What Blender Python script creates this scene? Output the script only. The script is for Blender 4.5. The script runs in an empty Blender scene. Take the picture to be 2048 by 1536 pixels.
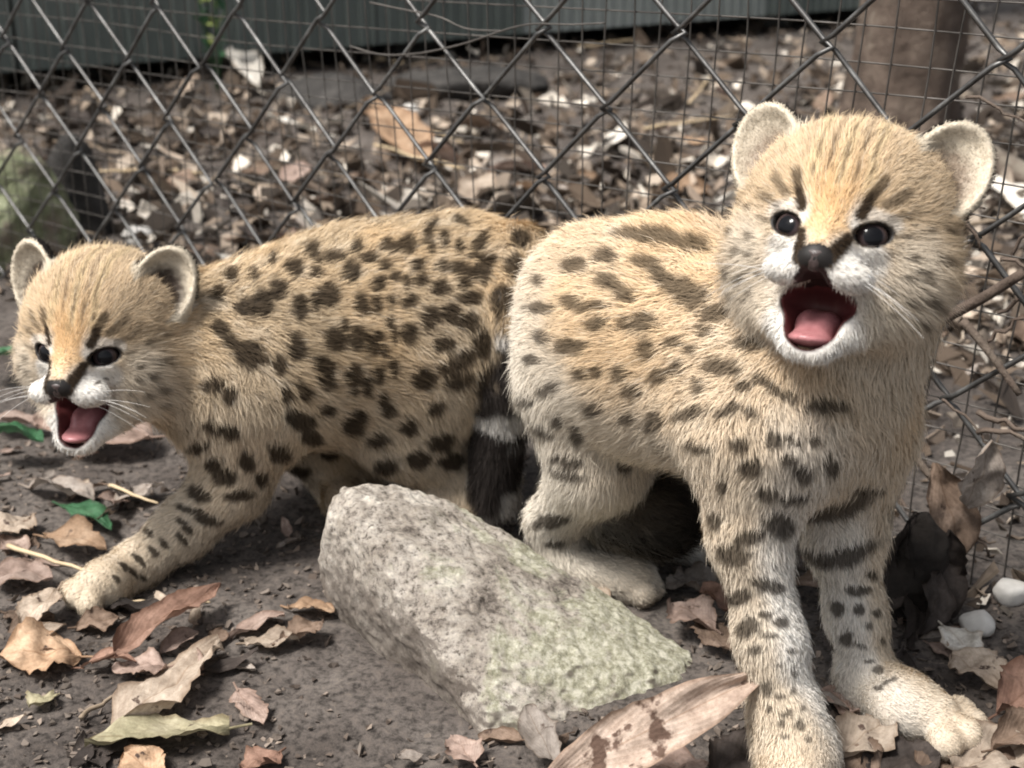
import bpy, bmesh, math, random
import numpy as np
from mathutils import Vector, Matrix
from mathutils.bvhtree import BVHTree

# ------------------------------------------------------------------ camera, sky, sun, exposure
SC = bpy.context.scene
COL = SC.collection
CAM_H = 0.35
PITCH = math.radians(20.0)
FPX = 1024.0 / math.tan(math.radians(20.0))      # focal length in units of a 2048 wide frame
cam_d = bpy.data.cameras.new('camera')
cam = bpy.data.objects.new('camera', cam_d)
COL.objects.link(cam)
cam.location = (0, 0, CAM_H)
cam.rotation_euler = (math.radians(90.0) - PITCH, 0, 0)
cam_d.sensor_width = 36.0
cam_d.angle = math.radians(40.0)
cam_d.clip_start = 0.02
cam_d.clip_end = 200.0
cam_d.dof.use_dof = True
cam_d.dof.focus_distance = 0.60
cam_d.dof.aperture_fstop = 15.0
SC.camera = cam

SUN_EL, SUN_AZ = math.radians(60.0), math.radians(-120.0)   # azimuth from +Y towards +X: behind the camera, to its left
world = bpy.data.worlds.new('World')
SC.world = world
world.use_nodes = True
wn = world.node_tree.nodes
wl = world.node_tree.links
sky = wn.new('ShaderNodeTexSky')
sky.sky_type = 'NISHITA'
sky.sun_disc = False
sky.sun_elevation = SUN_EL
sky.sun_rotation = SUN_AZ
sky.dust_density = 4.0
sky.air_density = 1.2
hs = wn.new('ShaderNodeHueSaturation')
hs.inputs['Saturation'].default_value = 0.30
wl.new(sky.outputs[0], hs.inputs['Color'])
bg = wn['Background']
wl.new(hs.outputs[0], bg.inputs['Color'])
bg.inputs['Strength'].default_value = 0.05
sun_d = bpy.data.lights.new('sun', 'SUN')
sun_d.energy = 2.1
sun_d.angle = math.radians(16.0)
sun_d.color = (1.0, 0.96, 0.91)
sun = bpy.data.objects.new('sun', sun_d)
COL.objects.link(sun)
sd_dir = Vector((math.sin(SUN_AZ) * math.cos(SUN_EL), math.cos(SUN_AZ) * math.cos(SUN_EL), math.sin(SUN_EL)))
sun.rotation_euler = (-sd_dir).to_track_quat('-Z', 'Y').to_euler()
SC.view_settings.view_transform = 'Standard'
SC.view_settings.look = 'None'
SC.view_settings.exposure = 1.55
SC.view_settings.gamma = 1.0
SC.view_settings.use_curve_mapping = False
SC.render.engine = 'CYCLES'
SC.cycles.use_denoising = True
SC.cycles.max_bounces = 6
SC.cycles.filter_width = 1.9

rng = np.random.default_rng(7)
random.seed(7)

# ------------------------------------------------------------------ geometry helpers
FW = np.array((0, math.cos(PITCH), -math.sin(PITCH)))
UP = np.array((0, math.sin(PITCH), math.cos(PITCH)))
RT = np.array((1.0, 0, 0))
CAMP = np.array((0, 0, CAM_H))

def ray(u, v):
    return FW + RT * ((u - 1024) / FPX) - UP * ((v - 768) / FPX)
def P(u, v, Y):
    d = ray(u, v)
    return CAMP + d * (Y / d[1])
def PD(u, v, D):
    return CAMP + ray(u, v) * D
def G(u, v, z=0.0):
    d = ray(u, v)
    return CAMP + d * ((z - CAM_H) / d[2])

def hash3(ix, iy, iz, seed=0):
    h = (ix.astype(np.int64) * 374761393 + iy.astype(np.int64) * 668265263 + iz.astype(np.int64) * 2147483647 + seed * 1274126177)
    h = (h ^ (h >> 13)) * 1274126177
    h = h & 0xffffffff
    h = (h ^ (h >> 16)) * 2246822519 & 0xffffffff
    return ((h ^ (h >> 15)) & 0xffffff) / float(0xffffff)
def vnoise(p, freq, seed=0):
    """smooth value noise in [-1,1] at points p (N,3)"""
    q = np.asarray(p) * freq
    i = np.floor(q).astype(np.int64)
    f = q - i
    f = f * f * (3 - 2 * f)
    r = 0
    for dx in (0, 1):
        wx = f[:, 0] if dx else 1 - f[:, 0]
        for dy in (0, 1):
            wy = f[:, 1] if dy else 1 - f[:, 1]
            for dz in (0, 1):
                wz = f[:, 2] if dz else 1 - f[:, 2]
                r = r + wx * wy * wz * hash3(i[:, 0] + dx, i[:, 1] + dy, i[:, 2] + dz, seed)
    return r * 2 - 1
def sstep(a, b, x):
    t = np.clip((x - a) / (b - a), 0, 1)
    return t * t * (3 - 2 * t)
def norm(v):
    return v / np.maximum(np.linalg.norm(v, axis=-1, keepdims=True), 1e-12)

def mesh_data(name, verts, faces, smooth=True):
    me = bpy.data.meshes.new(name)
    verts = np.ascontiguousarray(verts, dtype=np.float32)
    if isinstance(faces, np.ndarray):
        k = faces.shape[1]
        n = len(faces)
        me.vertices.add(len(verts)); me.vertices.foreach_set('co', verts.ravel())
        me.loops.add(n * k); me.loops.foreach_set('vertex_index', faces.astype(np.int32).ravel())
        me.polygons.add(n)
        me.polygons.foreach_set('loop_start', np.arange(0, n * k, k, dtype=np.int32))
        me.update(calc_edges=True)
    else:
        me.from_pydata([tuple(map(float, v)) for v in verts], [], faces)
        me.update()
    if smooth:
        me.polygons.foreach_set('use_smooth', np.ones(len(me.polygons), dtype=bool))
    return me
def obj(name, me, mat=None, parent=None, loc=None):
    o = bpy.data.objects.new(name, me)
    COL.objects.link(o)
    if mat is not None and me is not None and len(me.materials) == 0:
        me.materials.append(mat)
    if parent is not None:
        o.parent = parent
    if loc is not None:
        o.location = loc
    return o
def empty(name, loc=(0, 0, 0)):
    o = bpy.data.objects.new(name, None)
    COL.objects.link(o)
    o.location = tuple(map(float, loc))
    o.empty_display_size = 0.02
    return o
def tag(o, label=None, cat=None, group=None, kind=None):
    if label: o['label'] = label
    if cat: o['category'] = cat
    if group: o['group'] = group
    if kind: o['kind'] = kind
    return o
def set_col(me, cols, name='coat'):
    a = me.color_attributes.new(name, 'FLOAT_COLOR', 'POINT')
    c = np.ones((len(cols), 4), dtype=np.float32)
    c[:, :3] = cols
    a.data.foreach_set('color', c.ravel())
def tube(pts, radii, sides=6, cap=True):
    pts = np.asarray(pts, dtype=float)
    n = len(pts)
    radii = np.broadcast_to(np.asarray(radii, dtype=float), (n,))
    t = np.gradient(pts, axis=0)
    t = norm(t)
    ref = np.array((0.13, 0.27, 0.95)) if abs(t[0][2]) < 0.8 else np.array((0.95, 0.2, 0.1))
    vs = []
    u = None
    for i in range(n):
        if u is None:
            u = np.cross(t[i], ref)
        else:
            u = u - t[i] * np.dot(u, t[i])
        u = u / np.linalg.norm(u)
        w = np.cross(t[i], u)
        for k in range(sides):
            a = 2 * math.pi * k / sides
            vs.append(pts[i] + radii[i] * (math.cos(a) * u + math.sin(a) * w))
    fs = []
    for i in range(n - 1):
        for k in range(sides):
            k2 = (k + 1) % sides
            fs.append((i * sides + k, i * sides + k2, (i + 1) * sides + k2, (i + 1) * sides + k))
    if cap:
        fs.append(tuple(range(sides))[::-1])
        fs.append(tuple((n - 1) * sides + k for k in range(sides)))
    return vs, fs
def box(x0, x1, y0, y1, z0, z1):
    v = [(x0, y0, z0), (x1, y0, z0), (x1, y1, z0), (x0, y1, z0), (x0, y0, z1), (x1, y0, z1), (x1, y1, z1), (x0, y1, z1)]
    f = [(0, 3, 2, 1), (4, 5, 6, 7), (0, 1, 5, 4), (1, 2, 6, 5), (2, 3, 7, 6), (3, 0, 4, 7)]
    return v, f

# ------------------------------------------------------------------ materials
def new_mat(name):
    m = bpy.data.materials.new(name)
    m.use_nodes = True
    nt = m.node_tree
    return m, nt, nt.nodes, nt.links, nt.nodes['Principled BSDF']
def ramp(nodes, stops, interp='LINEAR'):
    r = nodes.new('ShaderNodeValToRGB')
    r.color_ramp.interpolation = interp
    el = r.color_ramp.elements
    while len(el) > 1:
        el.remove(el[-1])
    for i, (p, c) in enumerate(stops):
        e = el[0] if i == 0 else el.new(p)
        e.position = p
        e.color = (*c, 1)
    return r
def noise_node(nodes, links, scale, detail=6, rough=0.6, coord=None, dist=0.0):
    n = nodes.new('ShaderNodeTexNoise')
    n.inputs['Scale'].default_value = scale
    n.inputs['Detail'].default_value = detail
    n.inputs['Roughness'].default_value = rough
    n.inputs['Distortion'].default_value = dist
    if coord is not None:
        links.new(coord, n.inputs['Vector'])
    return n
def bump(nodes, links, hgt, bsdf, strength=0.5, dist=0.002):
    b = nodes.new('ShaderNodeBump')
    b.inputs['Strength'].default_value = strength
    b.inputs['Distance'].default_value = dist
    links.new(hgt, b.inputs['Height'])
    links.new(b.outputs[0], bsdf.inputs['Normal'])
    return b
def mix_rgb(nodes, links, fac, a, b, mode='MIX'):
    m = nodes.new('ShaderNodeMix')
    m.data_type = 'RGBA'
    m.blend_type = mode
    for sock, val in ((m.inputs['Factor'], fac), (m.inputs['A'], a), (m.inputs['B'], b)):
        if isinstance(val, (int, float)):
            sock.default_value = val
        elif isinstance(val, tuple):
            sock.default_value = (*val, 1)
        else:
            links.new(val, sock)
    return m.outputs['Result']

def noise_mat(name, stops, scale, rough=0.85, bump_s=0.5, bump_d=0.002, bump_scale=None, metallic=0.0, spec=0.3, extra=None):
    m, nt, N, L, B = new_mat(name)
    tc = N.new('ShaderNodeTexCoord')
    n = noise_node(N, L, scale, 8, 0.62, tc.outputs['Object'])
    r = ramp(N, stops)
    L.new(n.outputs['Fac'], r.inputs[0])
    out = r.outputs[0]
    if extra:
        n3 = noise_node(N, L, extra[0], 5, 0.6, tc.outputs['Object'])
        r3 = ramp(N, [(extra[1], (0, 0, 0)), (extra[2], (1, 1, 1))])
        L.new(n3.outputs['Fac'], r3.inputs[0])
        out = mix_rgb(N, L, r3.outputs[0], out, extra[3])
    L.new(out, B.inputs['Base Color'])
    B.inputs['Roughness'].default_value = rough
    B.inputs['Metallic'].default_value = metallic
    B.inputs['Specular IOR Level'].default_value = spec
    n2 = noise_node(N, L, bump_scale or scale * 3, 8, 0.65, tc.outputs['Object'])
    bump(N, L, n2.outputs['Fac'], B, bump_s, bump_d)
    return m

def attr_mat(name, rough=0.8, spec=0.2, trans=0.0, bump_scale=None, sheen=0.0):
    m, nt, N, L, B = new_mat(name)
    a = N.new('ShaderNodeAttribute')
    a.attribute_name = 'coat'
    L.new(a.outputs['Color'], B.inputs['Base Color'])
    B.inputs['Roughness'].default_value = rough
    B.inputs['Specular IOR Level'].default_value = spec
    if sheen:
        B.inputs['Sheen Weight'].default_value = sheen
    if bump_scale:
        tc = N.new('ShaderNodeTexCoord')
        n2 = noise_node(N, L, bump_scale, 6, 0.6, tc.outputs['Object'])
        bump(N, L, n2.outputs['Fac'], B, 0.4, 0.001)
    if trans:
        t = N.new('ShaderNodeBsdfTranslucent')
        L.new(a.outputs['Color'], t.inputs['Color'])
        mx = N.new('ShaderNodeMixShader')
        mx.inputs[0].default_value = trans
        out = N['Material Output']
        L.new(B.outputs[0], mx.inputs[1]); L.new(t.outputs[0], mx.inputs[2])
        L.new(mx.outputs[0], out.inputs['Surface'])
    return m

MAT = {}
# soil
m, nt, N, L, B = new_mat('soil')
tc = N.new('ShaderNodeTexCoord')
n1 = noise_node(N, L, 9, 8, 0.6, tc.outputs['Object'])
r1 = ramp(N, [(0.32, (0.060, 0.050, 0.044)), (0.52, (0.108, 0.093, 0.083)), (0.72, (0.16, 0.141, 0.126))])
L.new(n1.outputs['Fac'], r1.inputs[0])
n2 = noise_node(N, L, 240, 6, 0.7, tc.outputs['Object'])
r2 = ramp(N, [(0.36, (0.35, 0.35, 0.35)), (0.52, (1, 1, 1)), (0.7, (1.35, 1.3, 1.25))])
L.new(n2.outputs['Fac'], r2.inputs[0])
c = mix_rgb(N, L, 1.0, r1.outputs[0], r2.outputs[0], 'MULTIPLY')
L.new(c, B.inputs['Base Color'])
B.inputs['Roughness'].default_value = 0.92
B.inputs['Specular IOR Level'].default_value = 0.15
bump(N, L, n2.outputs['Fac'], B, 0.7, 0.003)
MAT['soil'] = m
MAT['rock'] = None
# pale lichen-covered rock
m, nt, N, L, B = new_mat('lichen_rock')
tc = N.new('ShaderNodeTexCoord')
n1 = noise_node(N, L, 38, 12, 0.74, tc.outputs['Object'])
r1 = ramp(N, [(0.36, (0.11, 0.092, 0.08)), (0.43, (0.33, 0.29, 0.25)), (0.55, (0.47, 0.425, 0.375)), (0.66, (0.68, 0.64, 0.575))])
L.new(n1.outputs['Fac'], r1.inputs[0])
n2 = noise_node(N, L, 330, 10, 0.78, tc.outputs['Object'])
r2 = ramp(N, [(0.38, (0.22, 0.20, 0.18)), (0.47, (0.95, 0.95, 0.95)), (0.62, (1.35, 1.35, 1.3))])
L.new(n2.outputs['Fac'], r2.inputs[0])
c = mix_rgb(N, L, 1.0, r1.outputs[0], r2.outputs[0], 'MULTIPLY')
# green-grey lichen patches, gathered towards the low end of the stone (local +X)
n3 = noise_node(N, L, 34, 9, 0.72, tc.outputs['Object'], 0.6)
sx = N.new('ShaderNodeSeparateXYZ')
L.new(tc.outputs['Object'], sx.inputs[0])
ma = N.new('ShaderNodeMath'); ma.operation = 'MULTIPLY_ADD'
ma.inputs[1].default_value = 1.7; ma.inputs[2].default_value = 0.0
L.new(sx.outputs['X'], ma.inputs[0])
ad = N.new('ShaderNodeMath'); ad.operation = 'ADD'
L.new(n3.outputs['Fac'], ad.inputs[0]); L.new(ma.outputs[0], ad.inputs[1])
r3 = ramp(N, [(0.50, (0, 0, 0)), (0.60, (0.78, 0.78, 0.78))])
L.new(ad.outputs[0], r3.inputs[0])
n4 = noise_node(N, L, 240, 9, 0.78, tc.outputs['Object'])
r4 = ramp(N, [(0.36, (0.15, 0.145, 0.09)), (0.48, (0.36, 0.355, 0.245)), (0.60, (0.68, 0.66, 0.54))])
L.new(n4.outputs['Fac'], r4.inputs[0])
c = mix_rgb(N, L, r3.outputs[0], c, r4.outputs[0])
# soil on the lower sides, deepened to paint in the shade of the steep faces
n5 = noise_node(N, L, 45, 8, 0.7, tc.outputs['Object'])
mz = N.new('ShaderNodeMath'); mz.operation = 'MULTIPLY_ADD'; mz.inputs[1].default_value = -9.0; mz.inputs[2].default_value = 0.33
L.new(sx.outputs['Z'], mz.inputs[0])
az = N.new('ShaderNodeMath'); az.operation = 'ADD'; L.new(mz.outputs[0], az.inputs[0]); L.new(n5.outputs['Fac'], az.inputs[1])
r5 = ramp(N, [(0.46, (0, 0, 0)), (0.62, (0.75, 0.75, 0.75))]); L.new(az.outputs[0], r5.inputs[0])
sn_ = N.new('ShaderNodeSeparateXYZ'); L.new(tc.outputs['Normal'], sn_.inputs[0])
r6 = ramp(N, [(0.42, (1, 1, 1)), (0.62, (0, 0, 0))]); L.new(sn_.outputs['Z'], r6.inputs[0])      # soil and painted shade only on the steep sides, top left clear
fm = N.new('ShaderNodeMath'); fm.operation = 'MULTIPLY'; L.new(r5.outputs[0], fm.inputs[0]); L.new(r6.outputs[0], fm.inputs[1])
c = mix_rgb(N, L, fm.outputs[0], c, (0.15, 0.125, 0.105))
L.new(c, B.inputs['Base Color'])
B.inputs['Roughness'].default_value = 0.93
B.inputs['Specular IOR Level'].default_value = 0.15
bump(N, L, n2.outputs['Fac'], B, 0.9, 0.003)
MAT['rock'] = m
MAT['dark_stone'] = noise_mat('dark_stone', [(0.3, (0.018, 0.017, 0.016)), (0.55, (0.042, 0.039, 0.036)), (0.75, (0.085, 0.078, 0.072))], 30, 0.85, 0.6, 0.002)
MAT['black_lump'] = noise_mat('near_black', [(0.3, (0.010, 0.008, 0.007)), (0.6, (0.03, 0.024, 0.02)), (0.8, (0.06, 0.05, 0.04))], 40, 0.9, 0.8, 0.003)
MAT['moss'] = noise_mat('moss', [(0.3, (0.08, 0.085, 0.05)), (0.5, (0.22, 0.24, 0.14)), (0.72, (0.42, 0.44, 0.30))], 60, 0.95, 0.9, 0.004, extra=(22, 0.5, 0.62, (0.23, 0.19, 0.15)))
MAT['pebble'] = noise_mat('pebble', [(0.3, (0.42, 0.40, 0.37)), (0.7, (0.66, 0.64, 0.60))], 60, 0.7, 0.3, 0.001)
MAT['bark'] = noise_mat('bark', [(0.28, (0.035, 0.026, 0.020)), (0.5, (0.095, 0.070, 0.055)), (0.72, (0.19, 0.15, 0.12))], 22, 0.9, 1.0, 0.008, 30, extra=(9, 0.56, 0.66, (0.23, 0.20, 0.16)))
MAT['wire'] = noise_mat('weathered_wire', [(0.3, (0.045, 0.042, 0.04)), (0.55, (0.10, 0.098, 0.095)), (0.75, (0.24, 0.24, 0.23))], 60, 0.42, 0.4, 0.0006, metallic=0.55, spec=0.5)
MAT['mesh_wire'] = noise_mat('thin_wire', [(0.3, (0.05, 0.045, 0.04)), (0.6, (0.11, 0.10, 0.09)), (0.8, (0.22, 0.21, 0.20))], 50, 0.5, 0.2, 0.0004, metallic=0.4, spec=0.4)
MAT['sheet'] = noise_mat('grey_green_sheet', [(0.3, (0.10, 0.12, 0.11)), (0.55, (0.14, 0.162, 0.148)), (0.75, (0.19, 0.212, 0.195))], 3.2, 0.55, 0.15, 0.001, 120, spec=0.4)
MAT['sheet_pale'] = noise_mat('pale_grey_sheet', [(0.3, (0.24, 0.265, 0.25)), (0.7, (0.36, 0.385, 0.365))], 3.0, 0.55, 0.15, 0.001, 120, spec=0.4)
MAT['concrete'] = noise_mat('concrete', [(0.3, (0.06, 0.06, 0.055)), (0.7, (0.12, 0.115, 0.11))], 14, 0.9, 0.5, 0.002)
MAT['twig'] = noise_mat('dry_twig', [(0.3, (0.12, 0.09, 0.06)), (0.6, (0.28, 0.22, 0.16)), (0.8, (0.45, 0.37, 0.28))], 70, 0.85, 0.4, 0.001)
MAT['pale_stalk'] = noise_mat('pale_stalk', [(0.3, (0.38, 0.29, 0.18)), (0.7, (0.58, 0.46, 0.30))], 60, 0.7, 0.3, 0.001)
MAT['litter'] = attr_mat('litter_chips', 0.85, 0.2, 0.0, 300)

def leaf_mat(name, lo, mid, hi, rough=0.78, spots=None, scale=55):
    """dry leaf: blotches, side veins from UV, hue shifted a little by the object's own random number"""
    m, nt, N, L, B = new_mat(name)
    tc = N.new('ShaderNodeTexCoord')
    oi = N.new('ShaderNodeObjectInfo')
    n1 = noise_node(N, L, scale, 7, 0.65, tc.outputs['Object'])
    r1 = ramp(N, [(0.30, lo), (0.52, mid), (0.74, hi)])
    L.new(n1.outputs['Fac'], r1.inputs[0])
    hsv = N.new('ShaderNodeHueSaturation')
    mr = N.new('ShaderNodeMapRange'); mr.inputs['To Min'].default_value = 0.72; mr.inputs['To Max'].default_value = 1.28
    L.new(oi.outputs['Random'], mr.inputs['Value'])
    L.new(mr.outputs[0], hsv.inputs['Value'])
    L.new(r1.outputs[0], hsv.inputs['Color'])
    uv = N.new('ShaderNodeUVMap'); uv.uv_map = 'leaf'
    sp = N.new('ShaderNodeSeparateXYZ'); L.new(uv.outputs[0], sp.inputs[0])
    # side veins: stripes along s + |t|
    ab = N.new('ShaderNodeMath'); ab.operation = 'ABSOLUTE'
    L.new(sp.outputs['Y'], ab.inputs[0])
    md = N.new('ShaderNodeMath'); md.operation = 'MULTIPLY_ADD'; md.inputs[1].default_value = -0.55
    L.new(ab.outputs[0], md.inputs[0]); L.new(sp.outputs['X'], md.inputs[2])
    sn = N.new('ShaderNodeMath'); sn.operation = 'MULTIPLY'; sn.inputs[1].default_value = 60.0
    L.new(md.outputs[0], sn.inputs[0])
    si = N.new('ShaderNodeMath'); si.operation = 'SINE'; L.new(sn.outputs[0], si.inputs[0])
    rv = ramp(N, [(0.90, (1, 1, 1)), (1.0, (0.90, 0.87, 0.84))]); L.new(si.outputs[0], rv.inputs[0])
    c = mix_rgb(N, L, 1.0, hsv.outputs[0], rv.outputs[0], 'MULTIPLY')
    rb = ramp(N, [(0.0, (0.72, 0.66, 0.6)), (0.05, (1, 1, 1))]); L.new(ab.outputs[0], rb.inputs[0])
    c = mix_rgb(N, L, 1.0, c, rb.outputs[0], 'MULTIPLY')
    if spots:
        n3 = noise_node(N, L, spots[0], 4, 0.6, tc.outputs['Object'])
        r3 = ramp(N, [(spots[1], (0, 0, 0)), (spots[1] + 0.05, (1, 1, 1))]); L.new(n3.outputs['Fac'], r3.inputs[0])
        c = mix_rgb(N, L, r3.outputs[0], c, spots[2])
    L.new(c, B.inputs['Base Color'])
    B.inputs['Roughness'].default_value = rough
    B.inputs['Specular IOR Level'].default_value = 0.3
    nb = noise_node(N, L, 260, 6, 0.7, tc.outputs['Object'])
    re_ = ramp(N, [(0.80, (1, 1, 1)), (1.0, (0.55, 0.47, 0.40))]); L.new(ab.outputs[0], re_.inputs[0])
    c = mix_rgb(N, L, 0.8, c, re_.outputs[0], 'MULTIPLY')
    rn = ramp(N, [(0.35, (0.72, 0.70, 0.68)), (0.6, (1.1, 1.1, 1.1))]); L.new(nb.outputs['Fac'], rn.inputs[0])
    c = mix_rgb(N, L, 1.0, c, rn.outputs[0], 'MULTIPLY')
    L.new(c, B.inputs['Base Color'])
    hsum = N.new('ShaderNodeMath'); hsum.operation = 'MULTIPLY_ADD'; hsum.inputs[1].default_value = 0.07
    L.new(si.outputs[0], hsum.inputs[0]); L.new(nb.outputs['Fac'], hsum.inputs[2])
    bump(N, L, hsum.outputs[0], B, 0.6, 0.0010)
    t = N.new('ShaderNodeBsdfTranslucent'); L.new(c, t.inputs['Color'])
    mx = N.new('ShaderNodeMixShader'); mx.inputs[0].default_value = 0.15
    L.new(B.outputs[0], mx.inputs[1]); L.new(t.outputs[0], mx.inputs[2])
    L.new(mx.outputs[0], N['Material Output'].inputs['Surface'])
    return m
SPOT = (0.07, 0.045, 0.035)
LEAF = {
    'orange': leaf_mat('orange_tan_leaf', (0.26, 0.165, 0.10), (0.40, 0.27, 0.175), (0.52, 0.38, 0.265), spots=(90, 0.68, SPOT)),
    'pink': leaf_mat('pinkish_leaf', (0.22, 0.155, 0.125), (0.33, 0.245, 0.205), (0.44, 0.345, 0.295), spots=(80, 0.68, SPOT)),
    'red': leaf_mat('reddish_brown_leaf', (0.16, 0.09, 0.065), (0.25, 0.15, 0.11), (0.35, 0.225, 0.17), spots=(80, 0.70, SPOT)),
    'pale': leaf_mat('pale_tan_leaf', (0.28, 0.22, 0.17), (0.41, 0.335, 0.265), (0.54, 0.455, 0.37), spots=(90, 0.66, SPOT)),
    'spotted': leaf_mat('pale_spotted_leaf', (0.27, 0.20, 0.16), (0.40, 0.31, 0.25), (0.52, 0.42, 0.35), spots=(62, 0.585, (0.12, 0.075, 0.055))),
    'brown': leaf_mat('brown_leaf', (0.10, 0.068, 0.048), (0.17, 0.12, 0.088), (0.27, 0.20, 0.155), spots=(70, 0.68, SPOT)),
    'grey': leaf_mat('grey_brown_leaf', (0.17, 0.145, 0.125), (0.27, 0.235, 0.205), (0.38, 0.34, 0.305), spots=(70, 0.68, SPOT)),
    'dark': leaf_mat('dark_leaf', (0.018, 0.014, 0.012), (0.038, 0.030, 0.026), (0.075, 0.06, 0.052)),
    'olive': leaf_mat('olive_leaf', (0.20, 0.185, 0.11), (0.32, 0.29, 0.19), (0.42, 0.38, 0.27), spots=(80, 0.69, SPOT)),
    'green': leaf_mat('green_leaf', (0.022, 0.075, 0.030), (0.045, 0.13, 0.06), (0.10, 0.21, 0.115), 0.4),
    'lime': leaf_mat('yellow_green_leaf', (0.16, 0.22, 0.05), (0.27, 0.33, 0.10), (0.42, 0.46, 0.22), 0.45),
    'white': leaf_mat('bleached_leaf', (0.50, 0.47, 0.41), (0.64, 0.61, 0.55), (0.76, 0.74, 0.69)),
}

# ------------------------------------------------------------------ ground
def ground_h(x, y):
    p = np.stack([np.atleast_1d(x), np.atleast_1d(y), np.zeros_like(np.atleast_1d(x))], 1).astype(float)
    h = 0.010 * vnoise(p, 3.0, 1) * sstep(0.8, 1.4, p[:, 1]) + 0.004 * vnoise(p, 9.0, 2) + 0.0022 * vnoise(p, 30.0, 3) + 0.0011 * vnoise(p, 90.0, 4) + 0.0006 * vnoise(p, 240.0, 5)
    return h - 0.002
def graded(a, b, lo, hi, step):
    mid = np.arange(lo, hi, step)
    def out(d):
        r, s, x = [], step, 0
        while x < d:
            s *= 1.12; x += s; r.append(x)
        return np.array(r)
    return np.concatenate([lo - out(lo - a)[::-1], mid, mid[-1] + out(b - mid[-1])])
gx = graded(-30, 30, -0.34, 0.34, 0.0032)
gy = graded(-20, 40, 0.40, 0.95, 0.0032)
GX, GY = np.meshgrid(gx, gy)
gz = ground_h(GX.ravel(), GY.ravel())
gv = np.stack([GX.ravel(), GY.ravel(), gz], 1)
nx, ny = len(gx), len(gy)
gz_grid = gz.reshape(len(gy), len(gx))
ii = (np.arange(ny - 1)[:, None] * nx + np.arange(nx - 1)[None, :]).ravel()
ground = obj('ground', mesh_data('ground', gv, np.stack([ii, ii + 1, ii + nx + 1, ii + nx], 1)), MAT['soil'])
ground['kind'] = 'structure'
def gh(x, y):
    return float(ground_h(np.array([x]), np.array([y]))[0])


# ------------------------------------------------------------------ kittens: smooth distance fields -> one continuous skin
def smin(a, b, k):
    h = np.maximum(k - np.abs(a - b), 0) / k
    return np.minimum(a, b) - h * h * k * 0.25
def smax(a, b, k):
    return -smin(-a, -b, k)
def d_cone(p, a, ra, b, rb):
    a = np.asarray(a, p.dtype); b = np.asarray(b, p.dtype)
    ba = b - a
    bb = float(max(ba @ ba, 1e-12))
    q = p - a
    pb = q @ ba
    h = np.clip(pb / bb, 0, 1)
    d2 = np.einsum('ij,ij->i', q, q) - 2 * h * pb + h * h * bb
    return np.sqrt(np.maximum(d2, 0)) - (ra + (rb - ra) * h)
def d_ell(p, c, r, R=None):
    q = p - np.asarray(c, float)
    if R is not None:
        q = q @ R            # columns of R are the ellipsoid axes
    r = np.asarray(r, float)
    k0 = np.linalg.norm(q / r, axis=1)
    k1 = np.maximum(np.linalg.norm(q / (r * r), axis=1), 1e-9)
    return k0 * (k0 - 1) / k1
def seg_dist(p, a, b):
    return d_cone(p, a, 0, b, 0)

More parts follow.
